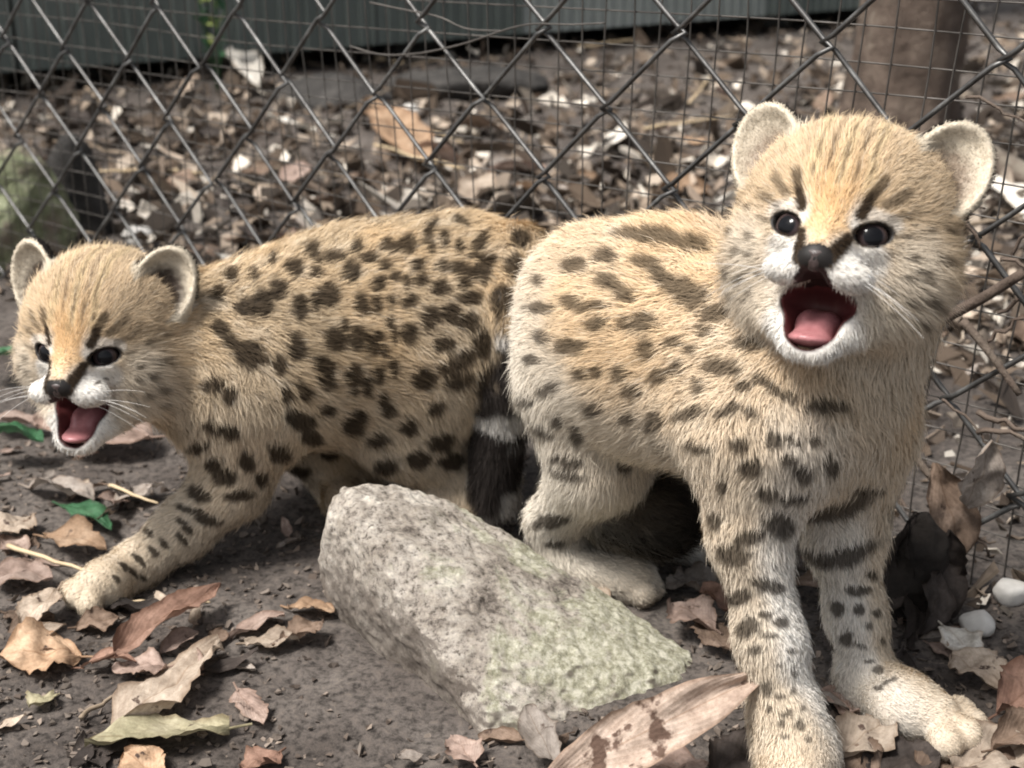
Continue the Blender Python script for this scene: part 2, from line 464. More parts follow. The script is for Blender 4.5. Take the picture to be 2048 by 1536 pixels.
def cells(p, size):
    """index groups of points that lie in the same cube"""
    k = np.floor(np.asarray(p) / size).astype(np.int64)
    k -= k.min(0)
    key = (k[:, 0] * 4096 + k[:, 1]) * 4096 + k[:, 2]
    o = np.argsort(key, kind='stable')
    cut = np.flatnonzero(np.diff(key[o])) + 1
    return np.split(o, cut)
def surface_nets(f, lo, hi, h, lip=1.0):
    """mesh the zero set of f over a box; f is only evaluated finely near the surface"""
    lo = np.asarray(lo, float); hi = np.asarray(hi, float)
    B = 6
    nb = np.ceil((hi - lo) / (h * B)).astype(int)
    n = nb * B + 1
    cc = [lo[i] + (np.arange(nb[i]) + 0.5) * B * h for i in range(3)]
    C = np.stack(np.meshgrid(*cc, indexing='ij'), -1).reshape(-1, 3)
    dc = np.zeros(len(C))
    for g in cells(C, B * h * 5):
        dc[g] = f(C[g])
    dc = dc.reshape(nb)
    near = np.abs(dc) < B * h * 0.87 * lip
    vol = np.repeat(np.repeat(np.repeat(np.sign(dc) * 1.0, B, 0), B, 1), B, 2)
    vol = np.pad(vol, ((0, 1),) * 3, mode='edge')
    mk = np.repeat(np.repeat(np.repeat(near, B, 0), B, 1), B, 2)
    mk = np.pad(mk, ((0, 1),) * 3, mode='edge')
    m2 = mk.copy()
    for ax in range(3):
        sl = [slice(None)] * 3; s2 = [slice(None)] * 3
        sl[ax] = slice(1, None); s2[ax] = slice(None, -1)
        m2[tuple(sl)] |= mk[tuple(s2)]
    idx = np.argwhere(m2)
    vals = np.zeros(len(idx), dtype=np.float32)
    for g in cells(idx, 26):
        vals[g] = f((lo + idx[g] * h).astype(np.float32))
    vol[m2] = vals
    s = vol < 0
    # active cells
    cs = np.zeros(tuple(np.array(vol.shape) - 1), dtype=np.int8)
    for dx in (0, 1):
        for dy in (0, 1):
            for dz in (0, 1):
                cs += s[dx:dx + cs.shape[0], dy:dy + cs.shape[1], dz:dz + cs.shape[2]]
    act = (cs > 0) & (cs < 8)
    cid = -np.ones(act.shape, dtype=np.int64)
    ca = np.argwhere(act)
    cid[act] = np.arange(len(ca))
    acc = np.zeros((len(ca), 3)); cnt = np.zeros(len(ca))
    off = [(dx, dy, dz) for dx in (0, 1) for dy in (0, 1) for dz in (0, 1)]
    for o in off:
        for ax in range(3):
            if o[ax] == 0:
                o2 = list(o); o2[ax] = 1
                va = vol[ca[:, 0] + o[0], ca[:, 1] + o[1], ca[:, 2] + o[2]]
                vb = vol[ca[:, 0] + o2[0], ca[:, 1] + o2[1], ca[:, 2] + o2[2]]
                x = (va < 0) != (vb < 0)
                t = np.where(x, va / np.where(x, va - vb, 1), 0)
                q = np.tile(np.array(o, float), (len(ca), 1))
                q[:, ax] += t
                acc[x] += q[x]; cnt[x] += 1
    V = lo + (ca + acc / cnt[:, None]) * h
    quads = []
    for ax in range(3):
        a1, a2 = (ax + 1) % 3, (ax + 2) % 3
        sl = [slice(1, -1)] * 3; sl[ax] = slice(0, -1)
        sh = [slice(1, -1)] * 3; sh[ax] = slice(1, None)
        s0, s1 = s[tuple(sl)], s[tuple(sh)]
        e = np.argwhere(s0 != s1)
        fl = s0[s0 != s1]
        b = e + 1; b[:, ax] -= 1
        def cell(d1, d2):
            c = b.copy(); c[:, a1] -= d1; c[:, a2] -= d2
            return cid[c[:, 0], c[:, 1], c[:, 2]]
        q = np.stack([cell(1, 1), cell(0, 1), cell(0, 0), cell(1, 0)], 1)
        q[~fl] = q[~fl][:, ::-1]
        quads.append(q)
    F = np.concatenate(quads)
    F = F[(F >= 0).all(1)]
    return V, F

def relax(V, F, it=1, lam=0.5):
    e = np.concatenate([F[:, [0, 1]], F[:, [1, 2]], F[:, [2, 3]], F[:, [3, 0]]])
    for _ in range(it):
        a = np.zeros_like(V); c = np.zeros(len(V))
        for k in range(3):
            a[:, k] = np.bincount(e[:, 0], V[e[:, 1], k], len(V)) + np.bincount(e[:, 1], V[e[:, 0], k], len(V))
        c = np.bincount(e[:, 0], minlength=len(V)) + np.bincount(e[:, 1], minlength=len(V))
        V = V + lam * (a / np.maximum(c, 1)[:, None] - V)
    return V
def vert_normals(V, F):
    T = np.concatenate([F[:, [0, 1, 2]], F[:, [0, 2, 3]]])
    fn = np.cross(V[T[:, 1]] - V[T[:, 0]], V[T[:, 2]] - V[T[:, 0]])
    n = np.zeros_like(V)
    for c in range(3):
        for k in range(3):
            n[:, k] += np.bincount(T[:, c], fn[:, k], len(V))
    return norm(n), T, 0.5 * np.linalg.norm(fn, axis=1)

# ---- the head, in millimetres: +X viewer's right, -Y out of the face, +Z up, origin in the skull
EYE_C, EYE_R = np.array((13.6, -28.0, -4.5)), 7.5
EYE_N = np.array((0.34, -0.93, 0.10)); EYE_N /= np.linalg.norm(EYE_N)
def mir(v):
    v = np.array(v, float).copy(); v[0] *= -1; return v
def eye_frame(s):
    n = EYE_N if s > 0 else mir(EYE_N)
    z = np.array((0.0, 0, 1)); z -= n * (z @ n); z /= np.linalg.norm(z)
    x = np.cross(z, n) * -1
    return (EYE_C if s > 0 else mir(EYE_C)), np.stack([x, n, z], 1)
def ear_frame(s):
    c = np.array((34.0, -5.0, 26.0)); n = np.array((0.36, -0.92, 0.14)); t = np.array((0.40, 0.05, 0.90))
    if s < 0:
        c, n, t = mir(c), mir(n), mir(t)
    n = n / np.linalg.norm(n)
    t = t - n * (t @ n); t /= np.linalg.norm(t)
    return c, np.stack([np.cross(t, n), n, t], 1)
def d_cavity(q):
    a = d_ell(q, (0, -32, -30.5), (13.4, 20.0, 7.0))
    b = d_ell(q, (0, -35, -38.4), (9.2, 21.0, 10.2))
    t = d_ell(q, (0, -46, -25.5), (4.2, 14.0, 5.5))
    return smin(smin(a, b, 4.0), t, 3.0)
def d_eyeopen(q, s):
    c, R = eye_frame(s)
    l = (q - c) @ R
    # almond: inner corner drawn down towards the nose
    z = l[:, 2] - 0.20 * (np.abs(q[:, 0]) - abs(c[0]))
    k = np.sqrt((l[:, 0] / 6.7) ** 2 + (z / 3.9) ** 2)
    return np.maximum((k - 1) * 5.2, 1.0 - l[:, 1])
def d_ears(q):
    out = None
    for s in (-1, 1):
        c, R = ear_frame(s)
        sh = d_ell(q, c, (16.0, 8.0, 22.5), R)
        bowl = d_ell(q, c + R @ np.array((0, 7.2, 0.3)), (14.7, 11.8, 20.9), R)
        e = smax(sh, -bowl, 1.5)
        out = e if out is None else np.minimum(out, e)
    return out
def d_head_solid(q):
    d = d_ell(q, (0, 2, 4.5), (40.0, 38.5, 37.5))
    for s in (-1, 1):
        d = smin(d, d_ell(q, (s * 20.5, -6, -15), (19.5, 20.5, 16.5)), 14)
    d = smin(d, d_cone(q, (0, -24, 1), 13.0, (0, -45, -14.0), 7.6), 11)
    for s in (-1, 1):
        d = smin(d, d_ell(q, (s * 9.6, -41.5, -20.6), (9.6, 8.6, 5.8)), 8)
        d = smin(d, d_cone(q, (s * 18, -10, -27), 13, (s * 5, -35, -45.0), 5.6), 8)
    d = smin(d, d_cone(q, (-3, -36.5, -46.5), 4.8, (3, -36.5, -46.5), 4.8), 5)
    d = smin(d, d_ell(q, (0, -50, -16.0), (6.0, 4, 4.4)), 3)
    for s in (-1, 1):
        d = smin(d, np.linalg.norm(q - (EYE_C if s > 0 else mir(EYE_C)), axis=1) - (EYE_R + 0.9), 3.0)
    d = smin(d, d_ears(q), 5)
    return d
def carve_head(d, q):
    d = smax(d, -d_cavity(q), 2.0)
    for s in (-1, 1):
        d = smax(d, -d_eyeopen(q, s), 0.8)
    return d

TAN, ORANGE = np.array((0.57, 0.44, 0.295)), np.array((0.62, 0.43, 0.235))
CREAM, WHITE = np.array((0.73, 0.65, 0.535)), np.array((0.85, 0.815, 0.76))
DARK, BLACK = np.array((0.045, 0.030, 0.018)), np.array((0.012, 0.010, 0.009))
def mixc(c, t, f):
    return c + (np.asarray(t) - c) * np.clip(f, 0, 1)[:, None]

CHEEK = [(29, -24, -9, 1.7), (33.5, -19, -15, 2.0), (28, -27, -15.5, 1.5), (37, -10, -9, 2.1), (36.5, -8, -21, 2.4), (32, -18, -24, 2.0),
         (24, -27, -22, 1.3), (38, 0, -15, 2.4), (37, 4, -26, 2.5), (31, -22, -2, 1.3), (38.5, 0, -3, 2.0)]
def head_coat(q, n, ear_in=(0.22, 0.165, 0.12)):
    """q: mm in head space, n: normals in head space -> colour, bare mask, hair length (mm)"""
    ax = np.abs(q[:, 0]); m = q.copy(); m[:, 0] = ax
    x, y, z = ax, q[:, 1], q[:, 2]
    nz = vnoise(q, 0.16, 11); n2 = vnoise(q, 0.5, 12)
    c = np.tile(TAN, (len(q), 1)) * (1 + 0.10 * nz + 0.08 * n2)[:, None]
    dd = lambda a: np.linalg.norm(m - np.array(a, float), axis=1)
    c = mixc(c, ORANGE * np.array((1.04, 0.97, 0.85)), 0.8 * np.exp(-(np.linalg.norm((q - np.array((0, -36, 6))) / np.array((12, 22, 22)), axis=1)) ** 2))
    c = mixc(c, CREAM, 0.8 * sstep(-10, -26, z + 3 * nz) )
    c = mixc(c, CREAM, 0.75 * sstep(18, 5, dd((29, -22, -11))))
    c = mixc(c, np.array((0.66, 0.52, 0.32)), 0.7 * sstep(0.35, 0.9, np.sin(q[:, 0] * 0.62 + 1.2 + 0.8 * nz) * 0.5 + 0.5) * sstep(6, 16, z) * sstep(22, 10, ax))
    c = mixc(c, WHITE, sstep(20, 10, dd((12, -42, -22))))
    c = mixc(c, WHITE, sstep(22, 13, dd((3, -36, -46))))
    c = mixc(c, WHITE, 0.9 * sstep(9, 5, dd((17, -34, -13.5))))
    c = mixc(c, WHITE, 0.95 * sstep(5.5, 2.5, seg_dist(m, (7.4, -37, -2), (7.6, -32, 8))))
    c = mixc(c, WHITE, 0.6 * sstep(5, 2.5, seg_dist(m, (13.5, -34.5, 2.5), (21, -30, 1))))
    # crown streaks
    st = np.sin(q[:, 0] * 1.25 + 0.9 * nz + 0.7) * 0.5 + 0.5
    c = mixc(c, DARK * 2.5, 0.72 * sstep(0.60, 0.95, st) * sstep(9, 18, z) * sstep(17, 9, ax) * sstep(-0.3, 0.5, n2 + 0.3))
    dk = np.zeros(len(q))
    m2 = m[:, [0, 2]]
    front = sstep(6, -6, y)
    def stripe(a, b, r, w=1.0, soft=0.55):
        nonlocal dk
        d = seg_dist(m2, a, b) + 0.40 * n2
        dk = np.maximum(dk, w * sstep(r * 1.1, r * soft, d) * front)
    stripe((10.6, 3.0), (12.6, 9.0), 2.6, 1.0)
    stripe((12.6, 9.0), (15.5, 16), 2.4, 0.8)
    stripe((18, 8), (24, 14), 2.3, 0.6)
    stripe((21, 3.5), (28, 7), 1.7, 0.5)
    stripe((8.2, -6.8), (6.6, -11.0), 2.5, 1.0)
    stripe((7.0, -10.5), (5.2, -17.5), 3.1, 1.0)
    stripe((14.6, -14.8), (15.2, -14.8), 1.1, 0.8)
    stripe((21.5, -3.0), (28, -1.5), 1.1, 0.6)
    stripe((0, -18), (0, -33), 3.4, 1.0, 0.8)
    for sx, sz, sr in ((30, -9, 1.8), (34.5, -14.5, 2.1), (29, -16, 1.5), (38.5, -8, 2.2), (37, -22, 2.3), (31, -24, 1.8), (24, -22, 1.2), (33, 2, 1.5), (38, 4, 1.8), (26, -29, 1.8), (35, -30, 2.3)):
        dk = np.maximum(dk, 0.7 * sstep(sr * 1.3, sr * 0.6, np.linalg.norm(m2 - np.array((sx, sz)), axis=1) + 0.6 * n2) * sstep(25, 10, y))
    for sx, sz in ((8, -19), (11, -18.5), (14, -18), (9, -21.5), (12.5, -21.3), (15.5, -20.8), (11, -24), (14.5, -23.6)):
        dk = np.maximum(dk, 0.45 * sstep(0.9, 0.4, np.linalg.norm(m2 - np.array((sx, sz)), axis=1)) * front)
    # rim of the eyes
    eo = np.minimum(d_eyeopen(q, 1), d_eyeopen(q, -1))
    dk = np.maximum(dk, sstep(2.0, 1.1, eo))
    c = mixc(c, DARK, dk)
    # ears
    de = d_ears(q)
    L = np.full(len(q), 4.4)
    for s in (-1, 1):
        ec, R = ear_frame(s)
        l = (q - ec) @ R
        on = (de < 2.0) & (np.sign(q[:, 0]) == s) & (l[:, 2] > -13 - 2 * (np.abs(l[:, 0]) < 9))
        rr = np.sqrt((l[:, 0] / 16.0) ** 2 + (l[:, 2] / 19.5) ** 2)
        nin = n @ R[:, 1]
        inner = on & (nin > 0.40) & (l[:, 1] < 7)
        back = on & ~inner
        ci = mixc(np.tile(np.array(ear_in), (len(q), 1)), np.array((0.60, 0.53, 0.42)), sstep(0.45, 0.95, rr + 0.25 * np.clip(l[:, 2] / 18, -1, 1) * 0.8 + 0.1 * n2))
        c[inner] = ci[inner]
        cb = mixc(np.tile(BLACK * 1.5, (len(q), 1)), WHITE * 0.8, sstep(5, 2, np.abs(l[:, 2] + 3)) * 0.6)
        c[back] = cb[back]
        L[on] = 2.6
        L[inner] = 0.9
        L[inner & (rr > 0.8)] = 1.2
        L[inner & (l[:, 0] * s < -5) & (l[:, 2] < 4)] = 4.0
    # lengths
    L = np.where(de < 2.0, L, 4.6)
    L = L * (1 - 0.62 * sstep(30, 14, np.linalg.norm(q - np.array((0, -47, -20)), axis=1)))
    L = np.where(dd((14.5, -31, -4)) < 13, L * 0.62, L)
    L = L * (1 - 0.45 * sstep(20, 12, dd((3, -36, -48))))
    L = L + 4.5 * sstep(16, 34, ax) * sstep(8, -8, z) * sstep(-32, -14, y) * (de > 2)
    L = L + 1.6 * sstep(15, 32, z) * (de > 2)
    # bare skin
    cav = d_cavity(q)
    bare = (cav < 1.3) | (eo < 0.9)
    nose = (np.linalg.norm((q - np.array((0, -52, -16.0))) / np.array((6.2, 5.0, 4.8)), axis=1) < 1.05)
    bare |= nose
    phil = ((ax < 3.4) & (z < -20) & (z > -27) & (y < -36)) | ((ax < 7) & (z < -19.5) & (z > -31) & (y < -24) & (cav < 2.6))
    bare |= phil
    skin = c.copy()
    lip = sstep(2.2, 0.6, cav)
    skin = mixc(skin, np.array((0.030, 0.014, 0.013)), lip)
    skin = mixc(skin, np.array((0.13, 0.035, 0.035)), sstep(0.3, -0.5, cav) * 0 + (cav < 0.6) * sstep(-44, -30, y))
    skin[nose] = BLACK
    skin[phil] = np.array((0.03, 0.014, 0.013))
    skin[eo < 1.0] = BLACK
    return c, bare, L, skin

class Kitten:
    pass

def build_kitten(K):
    """K: hc, hR (columns = head axes in world), hs (m per mm), bones, base, spots ..."""
    base = np.asarray(K.base, float)
    def to_head(p):
        return ((p - K.hc) @ K.hR) / K.hs
    def near_bones(p):
        c = p.mean(0, keepdims=True)
        rad = float(np.sqrt(((p - c) ** 2).sum(1).max()))
        dc = np.array([float(d_cone(c, b['a'], b['ra'], b['b'], b['rb'])[0]) for b in K.bones])
        return [b for b, x in zip(K.bones, dc) if x < dc.min() + 2 * rad + 0.034]
    def body_d(p, bones=None):
        d = None
        for b in (bones or near_bones(p)):
            e = d_cone(p, b['a'], b['ra'], b['b'], b['rb'])
            d = e if d is None else smin(d, e, b.get('k', 0.016))
        return d
    def field(p):
        q = to_head(p)
        d = body_d(p)
        h = np.full(len(p), 1.0)
        m = np.linalg.norm(q, axis=1) < 85
        if m.any():
            h[m] = d_head_solid(q[m]) * K.hs
        d = smin(d, h, 0.014)
        if m.any():
            d[m] = carve_head(d[m] / K.hs, q[m]) * K.hs
        return d
    pts = np.array([b[k] for b in K.bones for k in ('a', 'b')] + [K.hc + K.hs * (K.hR @ np.array(v)) for v in ((60, 0, 55), (-60, 0, 55), (0, -62, -55), (0, 45, 0))])
    lo, hi = pts.min(0) - 0.058, pts.max(0) + 0.058
    lo[2] = max(lo[2], -0.02)
    V, F = surface_nets(field, lo, hi, 0.00125, 1.6)
    # keep the largest piece only
    V = relax(V, F, 2, 0.45)
    n, T, A = vert_normals(V, F)
    bvh = BVHTree.FromPolygons([tuple(v) for v in V], [tuple(f) for f in F])
    K.V, K.F, K.n, K.bvh = V, F, n, bvh
    # ---- spots: where the coat is marked, as small ellipses lying on the skin
    S = []
    for (u, v, a, b, ang, w) in K.spots:
        a, b = a * K.spot_scale, b * K.spot_scale
        d = ray(u, v); d = d / np.linalg.norm(d)
        hit, nn, _, dist = bvh.ray_cast(Vector(CAMP), Vector(d))
        if hit is None:
            continue
        hit = np.array(hit); nn = np.array(nn)
        if nn @ d > 0: nn = -nn
        sc = (hit - CAMP) @ FW / FPX
        def onplane(du, dv):
            r = ray(u + du, v + dv)
            den = r @ nn
            if abs(den) < 0.25 * np.linalg.norm(r): den = -0.25 * np.linalg.norm(r)
            return CAMP + r * (((hit - CAMP) @ nn) / den) - hit
        ca, sa = math.cos(math.radians(ang)), math.sin(math.radians(ang))
        e1 = onplane(a * ca, a * sa); e2 = onplane(-b * sa, b * ca)
        for e, r in ((e1, a), (e2, b)):
            e -= nn * (e @ nn)
            l = np.linalg.norm(e)
            if l > 2.0 * r * sc: e *= 2.0 * r * sc / l
            if l < 0.3 * r * sc: e *= 0.3 * r * sc / max(l, 1e-9)
        S.append((hit, nn, e1, e2, w))
    # the rest of the coat, which faces away from here, is spotted too
    kr = np.random.default_rng(K.seed)
    fa = A / A.sum()
    cand = kr.choice(len(T), 2200, p=fa)
    taken = [s[0] for s in S]
    for t in cand:
        c = V[T[t]].mean(0); nn = n[T[t, 0]]
        q = to_head(c[None])[0]
        if np.linalg.norm(q) < 60: continue
        vis = (CAMP - c) @ nn > 0.02 * np.linalg.norm(CAMP - c)
        if vis and bvh.ray_cast(Vector(c + nn * 0.003), Vector(CAMP - c))[0] is None: continue
        if min(np.linalg.norm(np.array(taken) - c, axis=1)) < 0.0125: continue
        taken.append(c)
        a1 = norm(np.cross(nn, kr.normal(size=3))); a2 = np.cross(nn, a1)
        S.append((c, nn, a1 * kr.uniform(0.0035, 0.006), a2 * kr.uniform(0.003, 0.0045), 0.9))
    sC = np.array([s[0] for s in S]); sN = np.array([s[1] for s in S]); sE1 = np.array([s[2] for s in S]); sE2 = np.array([s[3] for s in S]); sW = np.array([s[4] for s in S])
    g11 = (sE1 ** 2).sum(1); g22 = (sE2 ** 2).sum(1); g12 = (sE1 * sE2).sum(1); det = np.maximum(g11 * g22 - g12 ** 2, 1e-18)
    big = 2.2 * np.sqrt(np.maximum(g11, g22))
    def spot_mask(p, nrm):
        best = np.zeros(len(p))
        nz = vnoise(p, 420, K.seed) * 0.24 + vnoise(p, 190, K.seed + 1) * 0.22
        c = p.mean(0); rad = np.sqrt(((p - c) ** 2).sum(1).max())
        for j in np.flatnonzero(np.linalg.norm(sC - c, axis=1) < rad + big):
            dv = p - sC[j]
            b1 = dv @ sE1[j]; b2 = dv @ sE2[j]
            qa = (g22[j] * b1 - g12[j] * b2) / det[j]; qb = (g11[j] * b2 - g12[j] * b1) / det[j]
            r = np.sqrt(qa * qa + qb * qb) + nz
            f = sW[j] * sstep(1.25, 0.80, r) * (np.abs(dv @ sN[j]) < 0.012) * ((nrm @ sN[j]) > -0.2)
            best = np.maximum(best, f)
        return best
    def region(P0, N0):
        P0 = np.asarray(P0, np.float32); N0 = np.asarray(N0, np.float32)
        n = len(P0)
        out = [np.zeros((n, 3)), np.zeros((n, 3)), np.zeros(n), np.zeros((n, 3)), np.zeros(n, bool), np.zeros(n)]
        for g in cells(P0, 0.03):
            for o, r in zip(out, region_part(P0[g], N0[g])):
                o[g] = r
        return out
    def region_part(p, nrm):
        q = to_head(p)
        bones = near_bones(p)
        hd = np.full(len(p), 1.0)
        m = np.linalg.norm(q, axis=1) < 85
        hd[m] = d_head_solid(q[m]) * K.hs
        bd = body_d(p, bones)
        wh = 1 / (1 + np.exp(np.clip((hd - bd) / 0.0022, -40, 40)))
        # body colour, flow and length from the nearest bones
        W = np.zeros(len(p)); fl = np.zeros((len(p), 3)); ln = np.zeros(len(p)); med = np.zeros((len(p), 3)); blk = np.zeros(len(p)); tlw = np.zeros(len(p)); leg = np.zeros(len(p)); 
        for b in bones:
            e = d_cone(p, b['a'], b['ra'], b['b'], b['rb'])
            w = np.exp(-np.clip((e - bd) / 0.006, 0, 30))
            W += w
            ab = np.asarray(b['b']) - np.asarray(b['a'])
            f = b.get('flow'); f = norm(ab) if f is None else np.asarray(f)
            fl += w[:, None] * f
            ln += w * b.get('len', 5.0)
            med += w[:, None] * np.asarray(b.get('med', (0, 0, 0)))
            blk += w * b.get('black', 0.0)
            leg += w * b.get('leg', 0.0)
            if 'ring' in b: tlw += w
        W = np.maximum(W, 1e-9)
        fl /= W[:, None]; ln /= W; med /= W[:, None]; blk /= W; leg /= W; tlw /= W
        nz = vnoise(p, 30, 5 + K.seed)
        nm = vnoise(p, 130, 8 + K.seed)
        c = np.tile(TAN * np.array(K.tint), (len(p), 1)) * (1 + 0.12 * nz + 0.14 * nm)[:, None]
        c = mixc(c, np.array((0.68, 0.60, 0.48)), 0.5 * sstep(0.0, 0.7, nm + 0.4 * nz))
        c = mixc(c, ORANGE, 0.5 * sstep(-0.1, 0.7, nz + 0.2) * (1 - leg))
        c = mixc(c, CREAM, K.cream * sstep(0.25, -0.45, nrm[:, 2] + 0.2 * nz) * (1 - 0.5 * leg))
        c = mixc(c, CREAM, 0.7 * leg)
        mm = np.einsum('ij,ij->i', med, nrm)
        c = mixc(c, WHITE, 0.95 * sstep(-0.1, 0.55, mm) * leg)
        if K.pale is not None:
            c = mixc(c, np.array((0.74, 0.69, 0.60)), 0.8 * sstep(K.pale[1], K.pale[2], (p - np.asarray(K.pale[0])) @ np.asarray(K.pale[3])))
        sp = spot_mask(p, nrm)
        c = mixc(c, DARK * 0.7, sp)
        c = mixc(c, mixc(np.tile(BLACK * 3, (len(p), 1)), WHITE * 0.75, sstep(0.12, 0.6, vnoise(p * np.array((0.6, 0.6, 1.0)), 85, 19) + 0.4 * nm)), sstep(0.40, 0.75, tlw + 0.15 * nm))
        c = mixc(c, BLACK, blk)
        if wh.max() < 1e-4:
            return c, c * 0.75, ln * K.hs, fl, np.zeros(len(p), bool), wh
        hc, bare, hl, skin = head_coat(q, nrm @ K.hR, K.ear_in)
        nosep = np.array((0, -48.0, -10.0))
        hf = (q - nosep); hf[:, 2] -= 6 * (q[:, 2] < -24)
        hf = norm(hf) @ K.hR.T
        c = c * (1 - wh)[:, None] + hc * wh[:, None]
        skin = c * 0.75 * (1 - wh)[:, None] + skin * wh[:, None]
        ln = (ln * (1 - wh) + hl * wh) * K.hs * 1.0
        fl = fl * (1 - wh)[:, None] + hf * wh[:, None]
        bare = bare & (wh > 0.4)
        return c, skin, ln, fl, bare, wh
    # ---- skin mesh
    root = empty('serval_kitten', base)
    cS = region(V, n)
    me = mesh_data('body', V - base, F)
    set_col(me, cS[1])
    obj('body', me, MAT['skin'], root)
    # ---- fur
    c, skin, ln, fl, bare, wh = cS
    dens = np.where(bare, 0.0, 1.0) * (1 + 0.9 * wh)
    facing = np.einsum('ij,ij->i', n, norm(CAMP - V))
    dens *= np.where(facing > -0.35, 1.0, 0.45)
    tw = A * dens[T].mean(1)
    nst = K.strands
    ti = kr.choice(len(T), nst, p=tw / tw.sum())
    r1, r2 = np.sqrt(kr.random(nst)), kr.random(nst)
    w = np.stack([1 - r1, r1 * (1 - r2), r1 * r2], 1)
    tri = T[ti]
    p = (V[tri] * w[:, :, None]).sum(1)
    nn = norm((n[tri] * w[:, :, None]).sum(1))
    bw = lambda a: (a[tri] * (w if a.ndim == 1 else w[:, :, None])).sum(1)
    ln, fl, wh = bw(ln), bw(fl), bw(wh)
    ok = bw(bare.astype(float)) < 0.5
    p, nn, ln, fl, wh = p[ok], nn[ok], ln[ok], fl[ok], wh[ok]
    M = len(p)
    wob = np.stack([vnoise(p, 170, 31), vnoise(p, 170, 32), vnoise(p, 170, 33)], 1) * 0.46 + np.stack([vnoise(p, 55, 34), vnoise(p, 55, 35), vnoise(p, 55, 36)], 1) * 0.30
    fl = fl + wob + kr.normal(size=(M, 3)) * 0.16
    fl = norm(fl - nn * np.einsum('ij,ij->i', fl, nn)[:, None])
    lift = 0.46 + 0.20 * kr.normal(size=M) + 0.15 * vnoise(p, 110, 37)
    lift = np.clip(lift, 0.12, 1.1)
    ln = ln * kr.uniform(0.65, 1.2, M) * np.where(kr.random(M) < 0.10, 1.6, 1.0)
    d1 = norm(fl * 0.75 + nn * (lift + 0.25)[:, None])
    d2 = norm(fl * 1.0 + nn * (lift * 0.55)[:, None] + np.array((0, 0, -0.10)))
    mid = p + d1 * (ln * 0.5)[:, None]
    tip = mid + d2 * (ln * 0.55)[:, None]
    roll = kr.uniform(-1.0, 1.0, M)
    side0 = norm(np.cross(fl, nn)); up0 = nn
    side = side0 * np.cos(roll)[:, None] + up0 * np.sin(roll)[:, None]
    wd = kr.uniform(0.00009, 0.00017, M) * (0.85 + 0.3 * (1 - wh))
    p0 = p - nn * 0.0003
    Q = np.stack([p0 - side * wd[:, None], p0 + side * wd[:, None], mid + side * (wd * 0.85)[:, None], mid - side * (wd * 0.85)[:, None], tip], 1).reshape(-1, 3)
    i5 = np.arange(M) * 5
    # colour as seen: the marking shows where the hair lies, not where it is rooted
    cc = region(p + (tip - p) * 0.45 - nn * np.einsum('ij,ij->i', (tip - p) * 0.45, nn)[:, None], nn)[0]
    cc = cc * (1 + 0.08 * kr.normal(size=M))[:, None]
    gd = kr.random(M)
    lite = (gd < 0.09) & (cc.mean(1) > 0.2)
    cc[lite] = cc[lite] * 0.6 + 0.4 * CREAM
    cc[gd > 0.92] *= 0.55
    cc = np.clip(cc, 0.004, 0.9)
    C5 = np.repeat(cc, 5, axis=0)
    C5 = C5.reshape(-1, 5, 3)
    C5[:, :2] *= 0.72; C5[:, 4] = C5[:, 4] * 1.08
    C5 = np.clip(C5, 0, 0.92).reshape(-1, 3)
    loops = np.stack([i5, i5 + 1, i5 + 2, i5, i5 + 2, i5 + 3, i5 + 3, i5 + 2, i5 + 4], 1).reshape(-1, 3)
    gN = np.cross(Q[i5 + 1] - Q[i5], Q[i5 + 3] - Q[i5])
    flip = np.einsum('ij,ij->i', gN, nn) < 0
    loops = loops.reshape(-1, 3, 3)
    loops[flip] = loops[flip][:, :, ::-1]
    loops = loops.reshape(-1, 3)
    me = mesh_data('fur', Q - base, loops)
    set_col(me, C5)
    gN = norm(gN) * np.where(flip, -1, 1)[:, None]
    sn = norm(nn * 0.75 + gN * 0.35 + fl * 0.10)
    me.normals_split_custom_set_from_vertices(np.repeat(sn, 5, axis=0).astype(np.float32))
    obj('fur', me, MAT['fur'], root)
    # ---- eyes, nose, tongue, whiskers
    H = lambda v: K.hc + K.hs * (K.hR @ np.asarray(v, float)) - base
    for s in (-1, 1):
        ec, R = eye_frame(s)
        bm = bmesh.new()
        bmesh.ops.create_uvsphere(bm, u_segments=32, v_segments=20, radius=EYE_R * K.hs)
        me = bpy.data.meshes.new('eye'); bm.to_mesh(me); bm.free()
        for pl in me.polygons: pl.use_smooth = True
        o = obj('eye', me, MAT['eye'], root, H(ec))
        Rw = K.hR @ R
        # local Z out of the eye
        Mx = Matrix(((Rw[0, 0], Rw[0, 2], Rw[0, 1]), (Rw[1, 0], Rw[1, 2], Rw[1, 1]), (Rw[2, 0], Rw[2, 2], Rw[2, 1])))
        if Mx.determinant() < 0:
            Mx = Mx @ Matrix(((-1, 0, 0), (0, 1, 0), (0, 0, 1)))
        o.rotation_euler = Mx.to_euler()
    def nose_f(q):
        d = d_ell(q, (0, -50.4, -15.2), (5.2, 3.8, 3.3))
        d = smin(d, d_ell(q, (0, -50.4, -18.0), (2.8, 3.0, 3.2)), 3)
        for s in (-1, 1):
            d = smax(d, -d_ell(q, (s * 3.0, -54.3, -16.2), (1.7, 2.4, 1.1)), 1.0)
        d = smax(d, -d_cone(q, (0, -54.8, -16), 0.6, (0, -53.8, -22), 0.6), 0.8)
        return d
    v, f = surface_nets(nose_f, (-9, -60, -25), (9, -45, -8), 0.5, 3)
    obj('nose', mesh_data('nose', np.array([H(x) for x in v]), f), MAT['nose'], root)
    def tongue_f(q):
        d = d_ell(q, (0, -19, -37.3), (8.6, 13, 5.8))
        d = smin(d, d_ell(q, (0, -33.5, -44.4), (7.9, 10.0, 2.9)), 9)
        d = smax(d, -d_cone(q, (0, -16, -28.4), 2.0, (0, -42, -38.2), 1.4), 3.5)
        return d
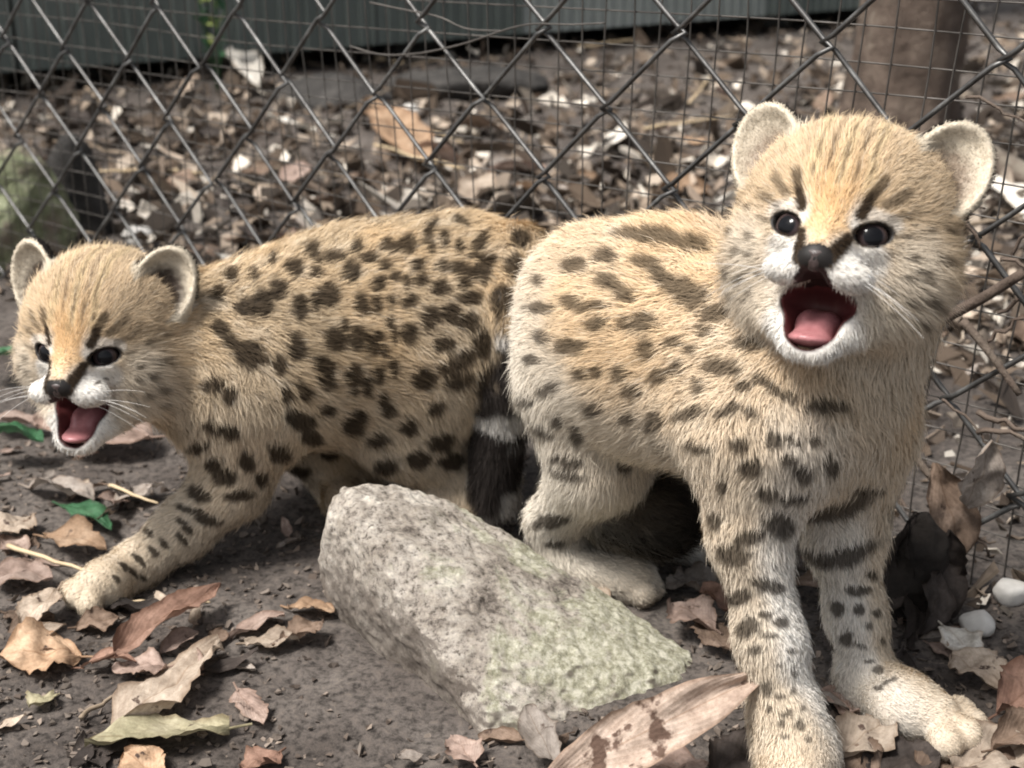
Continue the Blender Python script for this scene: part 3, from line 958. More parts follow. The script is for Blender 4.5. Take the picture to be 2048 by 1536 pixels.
    v, f = surface_nets(tongue_f, (-10, -50, -50), (10, -2, -26), 0.8, 3)
    obj('tongue', mesh_data('tongue', np.array([H(x) for x in v]), f), MAT['tongue'], root)
    for s in (-1, 1):
        for i in range(6):
            a = np.array((s * kr.uniform(10, 15), -47 + kr.uniform(0, 5), kr.uniform(-24, -17)))
            dirv = np.array((s * kr.uniform(0.75, 1.0), kr.uniform(-0.15, 0.35), kr.uniform(-0.55, 0.2)))
            Lw = kr.uniform(20, 34)
            pts = [H(a + dirv * Lw * t + np.array((0, 0, -5.0 * t * t))) for t in np.linspace(0, 1, 7)]
            vs, fs = tube(pts, np.linspace(0.00011, 0.00004, 7), 4, False)
            obj('whisker', mesh_data('whisker', vs, fs), MAT['whisker'], root)
    return root

MAT['skin'] = attr_mat('kitten_skin', 0.55, 0.3)
MAT['fur'] = attr_mat('kitten_fur', 0.7, 0.10, 0.12)
m, nt, N, L, B = new_mat('kitten_eye')
tc = N.new('ShaderNodeTexCoord')
sp = N.new('ShaderNodeSeparateXYZ'); L.new(tc.outputs['Normal'], sp.inputs[0])
r = ramp(N, [(0.60, (0.012, 0.009, 0.009)), (0.74, (0.05, 0.034, 0.030)), (0.85, (0.036, 0.025, 0.026)), (0.90, (0.004, 0.004, 0.005))])
L.new(sp.outputs['Z'], r.inputs[0]); L.new(r.outputs[0], B.inputs['Base Color'])
B.inputs['Roughness'].default_value = 0.08
B.inputs['Specular IOR Level'].default_value = 0.22
MAT['eye'] = m
MAT['nose'] = noise_mat('kitten_nose', [(0.3, (0.030, 0.020, 0.018)), (0.7, (0.065, 0.045, 0.042))], 600, 0.42, 0.5, 0.0003, 1500, spec=0.5)
MAT['tongue'] = noise_mat('kitten_tongue', [(0.3, (0.30, 0.115, 0.12)), (0.7, (0.42, 0.18, 0.185))], 300, 0.38, 0.4, 0.0003, 1400, spec=0.5)
MAT['whisker'] = noise_mat('kitten_whisker', [(0.3, (0.7, 0.68, 0.64)), (0.7, (0.8, 0.78, 0.75))], 100, 0.5)

def head_basis(u, v, roll, yaw, pitch):
    f = ray(u, v); f /= np.linalg.norm(f)
    r = np.cross(f, UP); r /= np.linalg.norm(r)
    up = np.cross(r, f)
    Bs = np.stack([r, f, up], 1)
    rl, yw, pt = map(math.radians, (roll, yaw, pitch))
    Ry = np.array(((math.cos(rl), 0, math.sin(rl)), (0, 1, 0), (-math.sin(rl), 0, math.cos(rl))))
    Rz = np.array(((math.cos(yw), -math.sin(yw), 0), (math.sin(yw), math.cos(yw), 0), (0, 0, 1)))
    Rx = np.array(((1, 0, 0), (0, math.cos(pt), -math.sin(pt)), (0, math.sin(pt), math.cos(pt))))
    return Bs @ Ry @ Rz @ Rx

def chain(pts, **kw):
    """pts: [(xyz, r), ...] -> bones"""
    return [dict(a=pts[i][0], ra=pts[i][1], b=pts[i + 1][0], rb=pts[i + 1][1], **kw) for i in range(len(pts) - 1)]
def gz(u, v, z):
    p = G(u, v); p[2] = gh(p[0], p[1]) + z; return p
def zoom_spots(rows, ox, oy, s, w=1.0):
    out = []
    for r in rows:
        u, v, a, b = r[:4]
        ang = r[4] if len(r) > 4 else 0
        ww = r[5] if len(r) > 5 else w
        out.append((ox + u / s, oy + v / s, a / s, b / s, ang, ww))
    return out

# ---- the kitten with its face to us, standing beside the rock
A = Kitten()
A.seed, A.strands, A.cream = 21, 350000, 0.85
A.hc = PD(1690, 467, 0.545); A.hR = head_basis(1690, 467, 9, -9.5, -7); A.hs = 0.001
pel, mid_, che, nec = P(1205, 615, 0.665), P(1350, 680, 0.612), P(1570, 750, 0.562), P(1690, 600, 0.545)
tor = norm(pel - che) + np.array((0, 0, -0.35))
perp = np.array((0.8, 0.6, 0))
A.bones = []
A.bones += [dict(a=che, ra=0.047, b=mid_, rb=0.047, k=0.03, flow=tor, len=7.4), dict(a=mid_, ra=0.048, b=pel, rb=0.040, k=0.03, flow=tor, len=7.6)]
A.bones += [dict(a=nec, ra=0.034, b=che, rb=0.043, k=0.03, flow=(0.0, 0.1, -1.0), len=7.0)]
# near fore leg, far fore leg
A.bones += chain([(P(1520, 880, 0.527), 0.028), (P(1500, 1070, 0.520), 0.0140)], k=0.022, len=4.8, leg=0.6, med=(0.95, -0.25, 0))
A.bones += chain([(P(1500, 1070, 0.520), 0.0140), (P(1540, 1280, 0.507), 0.0115), (P(1575, 1440, 0.497), 0.0125)], k=0.012, len=3.4, leg=1.0, med=(0.95, -0.25, 0))
A.bones += chain([(P(1575, 1440, 0.497), 0.0135), (gz(1590, 1548, 0.013), 0.0145), (gz(1588, 1600, 0.012), 0.0135)], k=0.010, len=3.4, leg=0.7, med=perp)
A.bones += chain([(P(1695, 880, 0.568), 0.026), (P(1685, 1060, 0.563), 0.0155)], k=0.024, len=6.0, leg=0.7, med=-perp)
A.bones += chain([(P(1685, 1060, 0.563), 0.0150), (P(1712, 1230, 0.556), 0.0105), (P(1735, 1370, 0.548), 0.0115)], k=0.012, len=3.4, leg=1.0, med=(-0.9, -0.45, 0))
A.bones += chain([(P(1735, 1370, 0.548), 0.0125), (gz(1800, 1450, 0.013), 0.0125), (gz(1865, 1470, 0.0115), 0.0108)], k=0.010, len=2.4, leg=0.6, med=-perp)
for du, dv in ((1916, 1446), (1938, 1470), (1926, 1498), (1888, 1512)):
    A.bones += chain([(gz(1870, 1472, 0.011), 0.0065), (gz(du, dv, 0.0085), 0.0074)], k=0.0012, len=1.1, leg=0.6)
for du in (1562, 1580, 1600, 1618):
    A.bones += chain([(gz(1590, 1585, 0.012), 0.007), (gz(du, 1640, 0.0075), 0.0065)], k=0.004, len=2.6, leg=0.6)
# hind legs
A.bones += chain([(P(1165, 780, 0.645), 0.029), (P(1200, 920, 0.635), 0.021)], k=0.03, len=7.5, leg=0.5, flow=(0.1, 0.1, -1))
A.bones += chain([(P(1200, 920, 0.635), 0.019), (P(1105, 1045, 0.664), 0.0115)], k=0.016, len=5.5, leg=0.9, med=perp)
A.bones += chain([(P(1105, 1045, 0.664), 0.0110), (gz(1125, 1160, 0.012), 0.0115), (gz(1265, 1188, 0.011), 0.0120)], k=0.010, len=4.0, leg=1.0, med=perp)
for du, dv in ((1290, 1178), (1300, 1192), (1285, 1206)):
    A.bones += chain([(gz(1262, 1188, 0.010), 0.0065), (gz(du, dv, 0.0075), 0.0064)], k=0.0015, len=2.0, leg=0.9)
A.bones += chain([(P(1330, 820, 0.69), 0.026), (P(1370, 930, 0.675), 0.018), (P(1300, 1010, 0.708), 0.011), (gz(1300, 1098, 0.012), 0.011), (gz(1385, 1112, 0.011), 0.012)], k=0.014, len=4.0, leg=1.0, med=-perp)
# tail: down behind the haunch, its black tip showing under the belly
A.bones += chain([(P(1160, 560, 0.705), 0.013), (P(1120, 760, 0.728), 0.011), (P(1150, 930, 0.715), 0.011)], k=0.012, len=7.0)
A.bones += chain([(P(1150, 930, 0.715), 0.011), (P(1235, 1020, 0.660), 0.015), (P(1320, 1035, 0.640), 0.017)], k=0.010, len=11.0, black=1.0)
A.base = np.array((0.09, 0.58, 0.0))
A.tint = (1.16, 1.17, 1.20)
A.spot_scale = 1.28
A.ear_in = (0.27, 0.21, 0.155)
A.pale = (pel, 0.0, 0.05, norm(np.array((-1.0, 0.1, -0.35))))
A.spots = zoom_spots([
    (400,205,30,22),(300,235,50,22),(185,285,25,15),(190,375,60,15),(300,360,40,18,20),(545,230,45,20,25),(600,280,40,20,30),(690,330,60,36,15),(790,390,45,25,-20),
    (200,470,35,20),(370,430,30,18),(280,500,35,22),(540,420,35,25),(470,430,20,20),(160,545,30,14),(550,510,25,35),(320,590,18,15),(375,585,18,15),(455,590,22,22),
    (590,605,32,22,-20),(650,580,20,22),(495,650,28,18),(740,450,20,25),(885,490,40,25),(800,575,55,25),(220,640,40,15,-20),(130,685,25,15),(365,705,25,20),(240,745,18,18),
    (190,785,28,15,30),(310,790,18,30),(485,740,20,12),(575,755,25,28,30),(680,735,50,15,-10),(815,720,40,14,-25),(890,725,25,12,20),(720,640,18,22),(870,640,22,14),
    (550,130,110,22,8),(690,165,50,25,15),(420,110,60,14,5),(820,250,40,18,20),(130,180,25,18),(420,290,40,20,20),(470,330,25,20),(380,365,25,15),(640,490,25,18),(700,520,20,18)],
    980, 400, 1.7066, 0.80)
A.spots += zoom_spots([
    (945,625,40,15,30),(1010,670,35,16,20),(1140,705,60,18),(140,845,38,18,30),(130,930,30,12,30),(260,935,50,12,15),(270,890,45,15,10),(195,985,55,12,12),(850,840,25,20),
    (970,815,25,25),(1030,820,40,12,25),(1100,820,15,15),(890,910,30,25),(1020,885,25,15),(1060,935,30,22,30),(950,1000,30,22),(1030,1018,50,12),(800,975,15,25),(715,845,40,10,10),
    (460,900,18,18),(1150,900,20,30),(1280,980,40,12),(990,1110,40,35),(890,1150,40,20,-10),(830,1215,45,25,10),(770,1280,35,22),(220,1090,50,18,-15),(225,1170,28,12),
    (850,1355,45,22,-25),(940,1315,50,18,15),(880,1465,35,25,-25),(995,1440,22,15),(940,1415,20,10),(1250,1330,35,14),(1190,1395,20,22),(1260,1400,15,15),(1215,1500,18,20),
    (1300,1280,15,12),(1320,1410,12,12),(120,1010,40,10,10),(1160,1050,115,27,-10),(1180,1225,110,23,-8),(770,1090,20,25),(735,1140,15,20)], 980, 400, 1.7066, 0.85)
A.spots += zoom_spots([
    (510,965,28,22),(590,900,30,12),(640,830,25,20),(680,970,20,15),(570,1160,18,30),(630,1190,20,12),(690,1160,15,12),(660,1270,30,10,-20),(720,1330,18,20),(630,1320,15,15),
    (650,1385,20,12),(580,1250,12,10),(690,1075,12,12),(1100,785,12,15),(1055,850,15,15),(945,910,22,28),(1010,940,35,10,20),(1120,925,12,12),(1100,1065,20,15),(1060,1020,30,8),
    (1160,1115,30,8,-20),(1100,1150,18,10),(620,1040,14,10),(740,1250,12,12),(760,1400,14,12)], 1300, 900, 2.414, 0.75)
rootA = build_kitten(A)
tag(rootA, 'spotted tan kitten standing with its face to us and mouth wide open', 'kitten', 'serval kittens')

# ---- the kitten crouching behind the rock, facing the other way
Bk = Kitten()
Bk.seed, Bk.strands, Bk.cream = 33, 270000, 0.45
Bk.hc = PD(212, 668, 0.716); Bk.hR = head_basis(212, 668, 3, -26, 13); Bk.hs = 0.001
pel, mid_, che, nec = P(925, 600, 0.768), P(720, 668, 0.748), P(545, 705, 0.722), P(400, 715, 0.705)
tor = norm(pel - che) + np.array((0, 0, -0.25))
pb = np.array((0.15, 1.0, 0))
Bk.bones = [dict(a=che, ra=0.046, b=mid_, rb=0.052, k=0.03, flow=tor, len=7.0), dict(a=mid_, ra=0.053, b=pel, rb=0.048, k=0.03, flow=tor, len=7.2)]
Bk.bones += [dict(a=nec, ra=0.033, b=che, rb=0.042, k=0.03, flow=(0.7, 0.1, -0.5), len=8.0)]
Bk.bones += [dict(a=Bk.hc + np.array((0.02, 0.02, -0.004)), ra=0.030, b=nec, rb=0.033, k=0.02, flow=(0.7, 0.1, -0.4), len=8.0)]
Bk.bones += chain([(P(495, 800, 0.692), 0.029), (P(465, 965, 0.690), 0.0175)], k=0.026, len=5.5, leg=0.4, med=pb)
Bk.bones += chain([(P(465, 965, 0.690), 0.0170), (P(370, 1055, 0.680), 0.0130), (P(270, 1135, 0.664), 0.0110)], k=0.012, len=3.8, leg=0.9, med=pb)
Bk.bones += chain([(P(270, 1135, 0.664), 0.0110), (gz(208, 1194, 0.010), 0.0110), (gz(190, 1202, 0.009), 0.0085)], k=0.010, len=2.6, leg=0.7, med=pb)
for du, dv in ((148, 1198), (158, 1213), (182, 1224)):
    Bk.bones += chain([(gz(192, 1203, 0.010), 0.007), (gz(du, dv, 0.0068), 0.0062)], k=0.0012, len=1.3, leg=0.6)
Bk.bones += chain([(P(600, 850, 0.762), 0.025), (P(690, 940, 0.768), 0.016), (P(705, 1000, 0.765), 0.011), (gz(690, 1032, 0.011), 0.0115)], k=0.016, len=5.0, leg=0.2)
Bk.bones += chain([(P(900, 715, 0.738), 0.038), (P(815, 865, 0.728), 0.022)], k=0.03, len=7.0, leg=0.3, flow=(0.45, 0, -0.9))
Bk.bones += chain([(P(815, 865, 0.728), 0.021), (P(930, 975, 0.735), 0.013), (gz(920, 1055, 0.012), 0.0115), (gz(815, 1078, 0.011), 0.012)], k=0.014, len=4.5, leg=0.8, med=pb)
Bk.bones += chain([(P(960, 740, 0.80), 0.030), (P(900, 900, 0.79), 0.018), (P(990, 970, 0.80), 0.012), (gz(985, 1015, 0.012), 0.0115), (gz(900, 1025, 0.011), 0.012)], k=0.014, len=4.5, leg=0.8, med=-pb)
tl = [(P(1040, 500, 0.762), 0.014), (P(1020, 620, 0.727), 0.0135), (P(1005, 780, 0.716), 0.0135), (P(985, 1000, 0.716), 0.012)]
Bk.bones += [dict(a=tl[i][0], ra=tl[i][1], b=tl[i + 1][0], rb=tl[i + 1][1], k=0.008, len=6.5, **({} if i == 0 else dict(ring=(i * 1.6, i * 1.6 + 1.6)))) for i in range(3)]
Bk.base = np.array((-0.09, 0.72, 0.0))
Bk.pale = None
Bk.tint = (0.95, 0.95, 0.93)
Bk.spot_scale = 1.26
Bk.ear_in = (0.06, 0.043, 0.032)
Bk.spots = zoom_spots([
    (680,240,45,28),(790,215,35,28,-20),(905,220,45,30),(980,195,35,28),(1085,178,38,20,-15),(1195,185,22,28),(530,260,30,20,0,0.5),(410,280,20,35),(1190,95,40,12),(1440,70,40,20),
    (1300,120,30,15),(1150,250,18,60,30),(590,355,28,38),(690,380,42,26),(805,330,30,28),(865,380,32,25),(965,330,45,28),(1045,320,32,40),(1155,335,20,30),(1220,300,20,35),
    (1290,330,18,30),(500,430,38,40),(605,455,25,22),(770,450,38,38),(930,425,25,22),(1085,415,25,28),(1205,425,25,22),(1290,440,38,30),(195,470,28,30),(985,475,25,20),
    (1035,500,18,30),(1105,490,28,28),(905,505,25,35,20),(1195,525,40,30),(425,530,38,42),(135,555,30,28),(275,620,50,40),(350,600,32,50),(525,615,30,50),(600,595,25,38),
    (665,560,38,52),(820,595,30,45,-20),(895,600,22,38),(960,585,25,30),(1045,590,40,25,-40),(1340,575,50,25),(150,720,40,30,40),(200,790,45,30,40),(300,850,60,50),
    (270,820,70,30,20),(510,810,35,50),(690,770,45,45),(740,700,20,25),(800,760,35,45),(870,790,25,40),(900,750,20,20),(955,680,15,30),(975,750,15,35),(930,820,12,40),
    (1045,745,35,45),(1140,665,38,50,20),(1250,645,35,38),(1330,690,45,35),(1215,790,42,35,-20),(1290,870,80,35,-25),(430,890,28,40),(640,890,45,35),(655,950,35,45),
    (775,940,32,45),(845,980,22,40),(900,935,22,35),(975,900,18,45),(1115,950,50,45,-40),(1280,960,60,35,-10),(460,1030,25,32),(550,1025,30,28),(520,985,22,22),
    (110,980,50,30),(190,1030,30,35),(920,1045,20,30),(780,1010,20,20),(1180,1085,45,25,-30),(530,1155,60,35,20),(130,1190,50,25,15),(200,1210,35,30),(40,1280,45,22,-10),
    (120,1360,35,30),(180,1410,40,30,20),(340,1430,25,30),(270,1340,28,35),(225,1510,60,20),(50,1510,40,25,20),(280,370,22,40),(310,470,18,30),(400,390,16,30),
    (1300,210,40,14,30),(1400,300,20,45,25),(1380,430,20,60,20),(650,1100,40,25),(800,1120,35,25),(950,1100,30,30)], 380, 360, 2.4, 0.93)
Bk.spots += zoom_spots([
    (900,90,30,30),(1040,80,35,30,30),(1090,130,45,30),(965,215,50,30,15),(1140,215,60,25),(940,300,70,15,15),(1010,340,60,18,10),(900,370,45,15,45),(880,430,35,15,45),
    (790,450,30,15,45),(720,400,25,12,45),(740,490,30,14,45),(670,530,35,13,45),(640,590,30,12,45),(600,560,25,12,45),(1080,410,60,10,-5),(1150,350,30,20),(1200,70,25,25),
    (1260,140,20,25),(560,620,20,10,45),(690,620,18,10,30)], 0, 900, 2.416, 0.9)
Bk.spots += [(u, v, a, b, an, 0.92) for u, v, a, b, an in ((700,850,20,14,20),(755,880,18,13,0),(815,850,17,14,30),(880,880,22,15,-20),(940,865,22,14,-30),(900,920,22,15,0),(835,915,20,14,10),(775,930,20,13,0),(620,870,18,13,20),(560,905,18,14,0),(660,905,17,12,0),(600,940,18,12,20),(970,760,16,26,20),(960,690,14,24,20),(1038,480,17,14,0),(1028,538,20,18,-40),(1008,600,20,24,20),(975,540,8,26,25),(950,500,8,24,25),(930,560,10,22,20),(1000,440,22,9,10))]
rootB = build_kitten(Bk)
tag(rootB, 'darker spotted kitten crouching behind the pale rock and hissing to the side', 'kitten', 'serval kittens')

# ------------------------------------------------------------------ stones
def rock_mesh(name, pts, cuts, amp, seed, origin, smooth_it=1, fine=0.0009):
    bm = bmesh.new()
    for p in pts:
        bm.verts.new(tuple(np.asarray(p) - origin))
    bmesh.ops.convex_hull(bm, input=bm.verts)
    for v in [v for v in bm.verts if not v.link_faces]:
        bm.verts.remove(v)
    bmesh.ops.triangulate(bm, faces=bm.faces)
    for c in range(cuts):
        bmesh.ops.subdivide_edges(bm, edges=bm.edges[:], cuts=1, use_grid_fill=True)
        if c < 1 + smooth_it:
            bmesh.ops.smooth_vert(bm, verts=bm.verts, factor=0.33, use_axis_x=True, use_axis_y=True, use_axis_z=True)
    bm.normal_update()
    co = np.array([v.co for v in bm.verts]); no = np.array([v.normal for v in bm.verts])
    d = amp * (vnoise(co, 22, seed) + 0.55 * vnoise(co, 55, seed + 1) + 0.28 * vnoise(co, 120, seed + 2)) + fine * vnoise(co, 300, seed + 3)
    co2 = co + no * d[:, None]
    for v, c in zip(bm.verts, co2):
        v.co = c
    me = bpy.data.meshes.new(name)
    bm.to_mesh(me); bm.free()
    for p in me.polygons: p.use_smooth = True
    return me
O = np.array((-0.01, 0.585, 0.0))
rp = [P(685, 955, 0.640), P(800, 948, 0.652), P(905, 1003, 0.648), P(1150, 1153, 0.628), P(1300, 1240, 0.604), P(1412, 1330, 0.580),
      P(650, 1010, 0.622), P(705, 1020, 0.604), P(985, 1318, 0.545), P(1002, 1400, 0.536), P(1345, 1352, 0.560), P(648, 1095, 0.626)]
for u, v in ((640, 1195), (740, 1300), (985, 1490), (1170, 1465), (1365, 1380), (1435, 1345)):
    p = G(u, v); p[2] = -0.012; rp.append(p)
for u, v in ((720, 1110), (950, 1105), (1250, 1220)):
    p = G(u, v); p[2] = -0.012; rp.append(p)
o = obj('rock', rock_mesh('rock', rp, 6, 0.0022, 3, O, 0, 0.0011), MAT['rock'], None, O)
tag(o, 'pale angular rock with green lichen between the two kittens', 'rock')

def lump(name, u, v, w, h, d, mat, seed, amp, label, cat, group=None, zsink=0.2, cuts=4):
    """an irregular stone: u, v is where it meets the ground; w, d, h in metres"""
    r = np.random.default_rng(seed)
    b = G(u, v); b[1] += d * 0.5; b[2] = gh(b[0], b[1])
    pts = []
    for k in range(26):
        q = norm(r.normal(size=3)) * np.array((w / 2, d / 2, h * (0.5 + zsink)))
        pts.append(b + q + np.array((0, 0, h * (0.5 - zsink))))
    o = obj(name, rock_mesh(name, pts, cuts, amp, seed, b, 2), mat, None, b)
    return tag(o, label, cat, group)
lump('dark_stone', 150, 478, 0.085, 0.115, 0.07, MAT['dark_stone'], 5, 0.003, 'dark upright stone beside the mossy boulder behind the fence', 'stone')
lump('mossy_boulder', 5, 540, 0.13, 0.125, 0.10, MAT['moss'], 8, 0.005, 'green mossy boulder next to the dark upright stone', 'boulder')
lump('dark_lump', 1835, 1235, 0.036, 0.060, 0.030, MAT['black_lump'], 12, 0.006, 'black lump behind the standing kitten foreleg', 'wood')  # irregular near-black lump filling a black area by the fence
lump('dark_stone', 930, 205, 0.30, 0.05, 0.16, MAT['dark_stone'], 15, 0.004, 'low wide dark stone in the litter near the shed', 'stone')
lump('dark_stone', 640, 232, 0.22, 0.05, 0.14, MAT['dark_stone'], 16, 0.004, 'low dark stone right of the upright dark stone, behind the fence', 'stone')
peb = [(1955, 1252, 0.0095, 'round white pebble at the fence foot beside the pale leaf scraps'), (2022, 1195, 0.010, 'oval white pebble against the wire at the fence foot'),
       (275, 480, 0.017, 'white pebble just above the crouching kitten ear'), (820, 245, 0.016, 'small white pebble above the peach coloured leaf')]
for k, (u, v, r, lb) in enumerate(peb):
    b = G(u, v); b[2] = gh(b[0], b[1]) + r * 0.6
    rr = np.random.default_rng(40 + k)
    pts = [b + norm(rr.normal(size=3)) * np.array((r, r * 0.9, r * 0.8)) for _ in range(24)]
    tag(obj('pebble', rock_mesh('pebble', pts, 2, 0.0006, 40 + k, b, 2, 0.0002), MAT['pebble'], None, b), lb, 'pebble')

# ------------------------------------------------------------------ shed of grey-green sheets
WA, WB = np.array((-1.35, 1.95)), np.array((1.12, 3.65))
wd = (WB - WA); wlen = np.linalg.norm(wd); wd /= wlen; wn_ = np.array((wd[1], -wd[0]))     # outward, towards us
shed = empty('metal_shed', (WA[0], WA[1], 0))
shed.rotation_euler = (0, 0, math.atan2(wd[1], wd[0]))
tag(shed, 'low grey-green metal sheet wall standing off the ground behind the litter', 'wall')
v, f = box(0, wlen, 0.02, 0.7, 0.055, 1.3)
obj('shade_core', mesh_data('shade_core', v, f, False), MAT['concrete'], shed)  # unseen solid behind the sheets, added to keep the gap below dark
npan = 9
for i in range(npan):
    x0, x1 = wlen * i / npan, wlen * (i + 1) / npan - 0.006
    prof = []
    x = 0.0
    for k in range(12):
        a = x0 + (x1 - x0) * k / 12.0; w = (x1 - x0) / 12.0
        for t, dpt in ((0.0, 0.0), (0.70, 0.0), (0.78, -0.007), (0.92, -0.007)):
            prof.append((a + w * t, dpt))
    prof.append((x1, 0.0))
    vs = []
    zs = (0.045, 1.3)
    for (px, py) in prof:
        for z in zs: vs.append((px, py, z))
    n0 = len(prof)
    fs = [(2 * k, 2 * k + 2, 2 * k + 3, 2 * k + 1) for k in range(n0 - 1)]
    o = obj('sheet_panel', mesh_data('sheet_panel', vs, fs, False), MAT['sheet_pale'] if i in (5, 6) else MAT['sheet'], shed)
    md = o.modifiers.new('thick', 'SOLIDIFY'); md.thickness = 0.002; md.offset = -1
    v, f = box(x0 + 0.12, x0 + 0.22, 0.15, 0.5, -0.03, 0.055)
    obj('support_block', mesh_data('support_block', v, f, False), MAT['concrete'], shed)

# ------------------------------------------------------------------ tree trunk
tb = np.array((0.475, 1.72, 0.0))
def trunk_mesh():
    nr, ns = 44, 40
    vs, fs = [], []
    for i in range(nr + 1):
        t = i / nr
        z = -0.04 + 1.6 * t ** 1.5
        for k in range(ns):
            a = 2 * math.pi * k / ns
            r = 0.060 + 0.035 * math.exp(-max(z, 0) / 0.05) * (1 + 0.5 * math.sin(a * 5 + 1)) + 0.004 * math.sin(3 * a + z * 3)
            vs.append((r * math.cos(a) + 0.05 * z * z, r * math.sin(a), z))
    vs = np.array(vs)
    nn = norm(vs * np.array((1, 1, 0)))
    st = vs * np.array((1, 1, 0.3))
    vs = vs + nn * (0.006 * vnoise(st, 40, 3) + 0.004 * vnoise(st, 95, 4))[:, None]
    for i in range(nr):
        for k in range(ns):
            k2 = (k + 1) % ns
            fs.append((i * ns + k, i * ns + k2, (i + 1) * ns + k2, (i + 1) * ns + k))
    return mesh_data('trunk', vs, fs)
tree = empty('tree', tb)
tag(tree, 'brown tree trunk rising from the litter behind the standing kitten head', 'tree')
obj('trunk', trunk_mesh(), MAT['bark'], tree)
for k, (a, ln_) in enumerate(((-2.3, 0.20), (-1.2, 0.16), (-0.4, 0.22), (2.6, 0.25))):
    pts = [np.array((math.cos(a) * (0.05 + ln_ * t), math.sin(a) * (0.05 + ln_ * t), 0.03 * (1 - t) ** 1.5 - 0.012 * t + 0.004 * math.sin(9 * t))) for t in np.linspace(0, 1, 9)]
    vs, fs = tube(pts, np.linspace(0.03, 0.006, 9), 8)
    obj('root', mesh_data('root', vs, fs), MAT['bark'], tree)

# ------------------------------------------------------------------ fence: chain link with a finer welded mesh behind it
FA, FB = np.array((0.42, 0.5022)), np.array((-1.30, 1.9126))
fd = FB - FA; flen = np.linalg.norm(fd); fd /= flen
fence = empty('chain_link_fence', (FA[0], FA[1], 0)); fence.rotation_euler = (0, 0, math.atan2(fd[1], fd[0]))
tag(fence, 'sagging chain link fence of dark diamond wire behind both kittens', 'fence')
DW, DH, FH = 0.0435, 0.088, 0.80
fr = np.random.default_rng(5)
def wob(x, z):
    p = np.stack([np.atleast_1d(x) * 3.0, np.atleast_1d(z) * 3.0, np.zeros_like(np.atleast_1d(x) * 1.0)], 1)
    return 0.016 * vnoise(p, 1.0, 61), 0.010 * vnoise(p, 1.0, 62), 0.012 * vnoise(p, 1.0, 63)
nw = int(flen / DW)
for i in range(nw):
    pts = []
    nz = int(2 * FH / DH)
    for j in range(nz + 1):
        side = (i + j) % 2
        x = (i + side) * DW * 1.0
        z = 0.004 + j * DH / 2
        # the turn of the wire hooks round its neighbour, one leg lies in front of the other
        e = 0.0035 * (1 if side else -1)
        for dz, ex, dy in ((-0.004, 0.0, -0.0020), (0.0, e, 0.0), (0.004, 0.0, 0.0020)):
            yy = dy if side else -dy
            pts.append((x + ex - (0.0035 * (1 if side else -1) if ex == 0 else 0), yy, z + dz))
    pts = np.array(pts)
    dx, dy, dz = wob(pts[:, 0], pts[:, 2])
    jit = fr.normal(size=3) * 0.002
    pts = pts + np.stack([dx, dy, dz], 1) + jit
    pts[:, 2] = np.maximum(pts[:, 2], -0.004)
    vs, fs = tube(pts, 0.0015, 6)
    obj('wire', mesh_data('wire', vs, fs), MAT['wire'], fence)
mesh_f = empty('welded_mesh', (FA[0] + 0.010 * -fd[1] * -1, FA[1] + 0.010, 0)); mesh_f.rotation_euler = fence.rotation_euler
tag(mesh_f, 'fine rusty welded wire mesh of small squares backing the diamond fence', 'wire mesh')
CS = 0.0168
zz = np.arange(-0.005, 0.62, 0.02)
for i in range(int(flen / CS)):
    x = np.full(len(zz), i * CS) + fr.normal() * 0.0006
    dx, dy, dz = wob(x, zz)
    w = 0.0026 * vnoise(np.stack([zz * 12, np.full(len(zz), i * 7.3), zz * 0], 1), 1.0, 71)
    pts = np.stack([x + dx + w, -dy * 0.8 - 0.004, zz], 1)
    vs, fs = tube(pts, 0.00050, 4, False)
    obj('upright_wire', mesh_data('upright_wire', vs, fs), MAT['mesh_wire'], mesh_f)
xx = np.arange(0, flen, 0.022)
for j in range(36):
    z = 0.006 + j * CS + fr.normal() * 0.0008
    dx, dy, dz = wob(xx, np.full(len(xx), z))
    w = 0.004 * vnoise(np.stack([xx * 5, np.full(len(xx), j * 0.7), xx * 0], 1), 1.0, 72)
    pts = np.stack([xx, -dy * 0.8 - 0.0052, z + dz * 0.6 + w], 1)
    vs, fs = tube(pts, 0.00050, 4, False)
    obj('cross_wire', mesh_data('cross_wire', vs, fs), MAT['mesh_wire'], mesh_f)

def fence_pt(u, v, off=0.0):
    """where the line of sight through u, v meets the fence plane, off metres towards us"""
    d = ray(u, v)
    nrm = np.array((-fd[1], fd[0], 0.0))
    if nrm[1] > 0: nrm = -nrm
    p0 = np.array((FA[0], FA[1], 0)) + nrm * off
    t = ((p0 - CAMP) @ nrm) / (d @ nrm)
    return CAMP + d * t
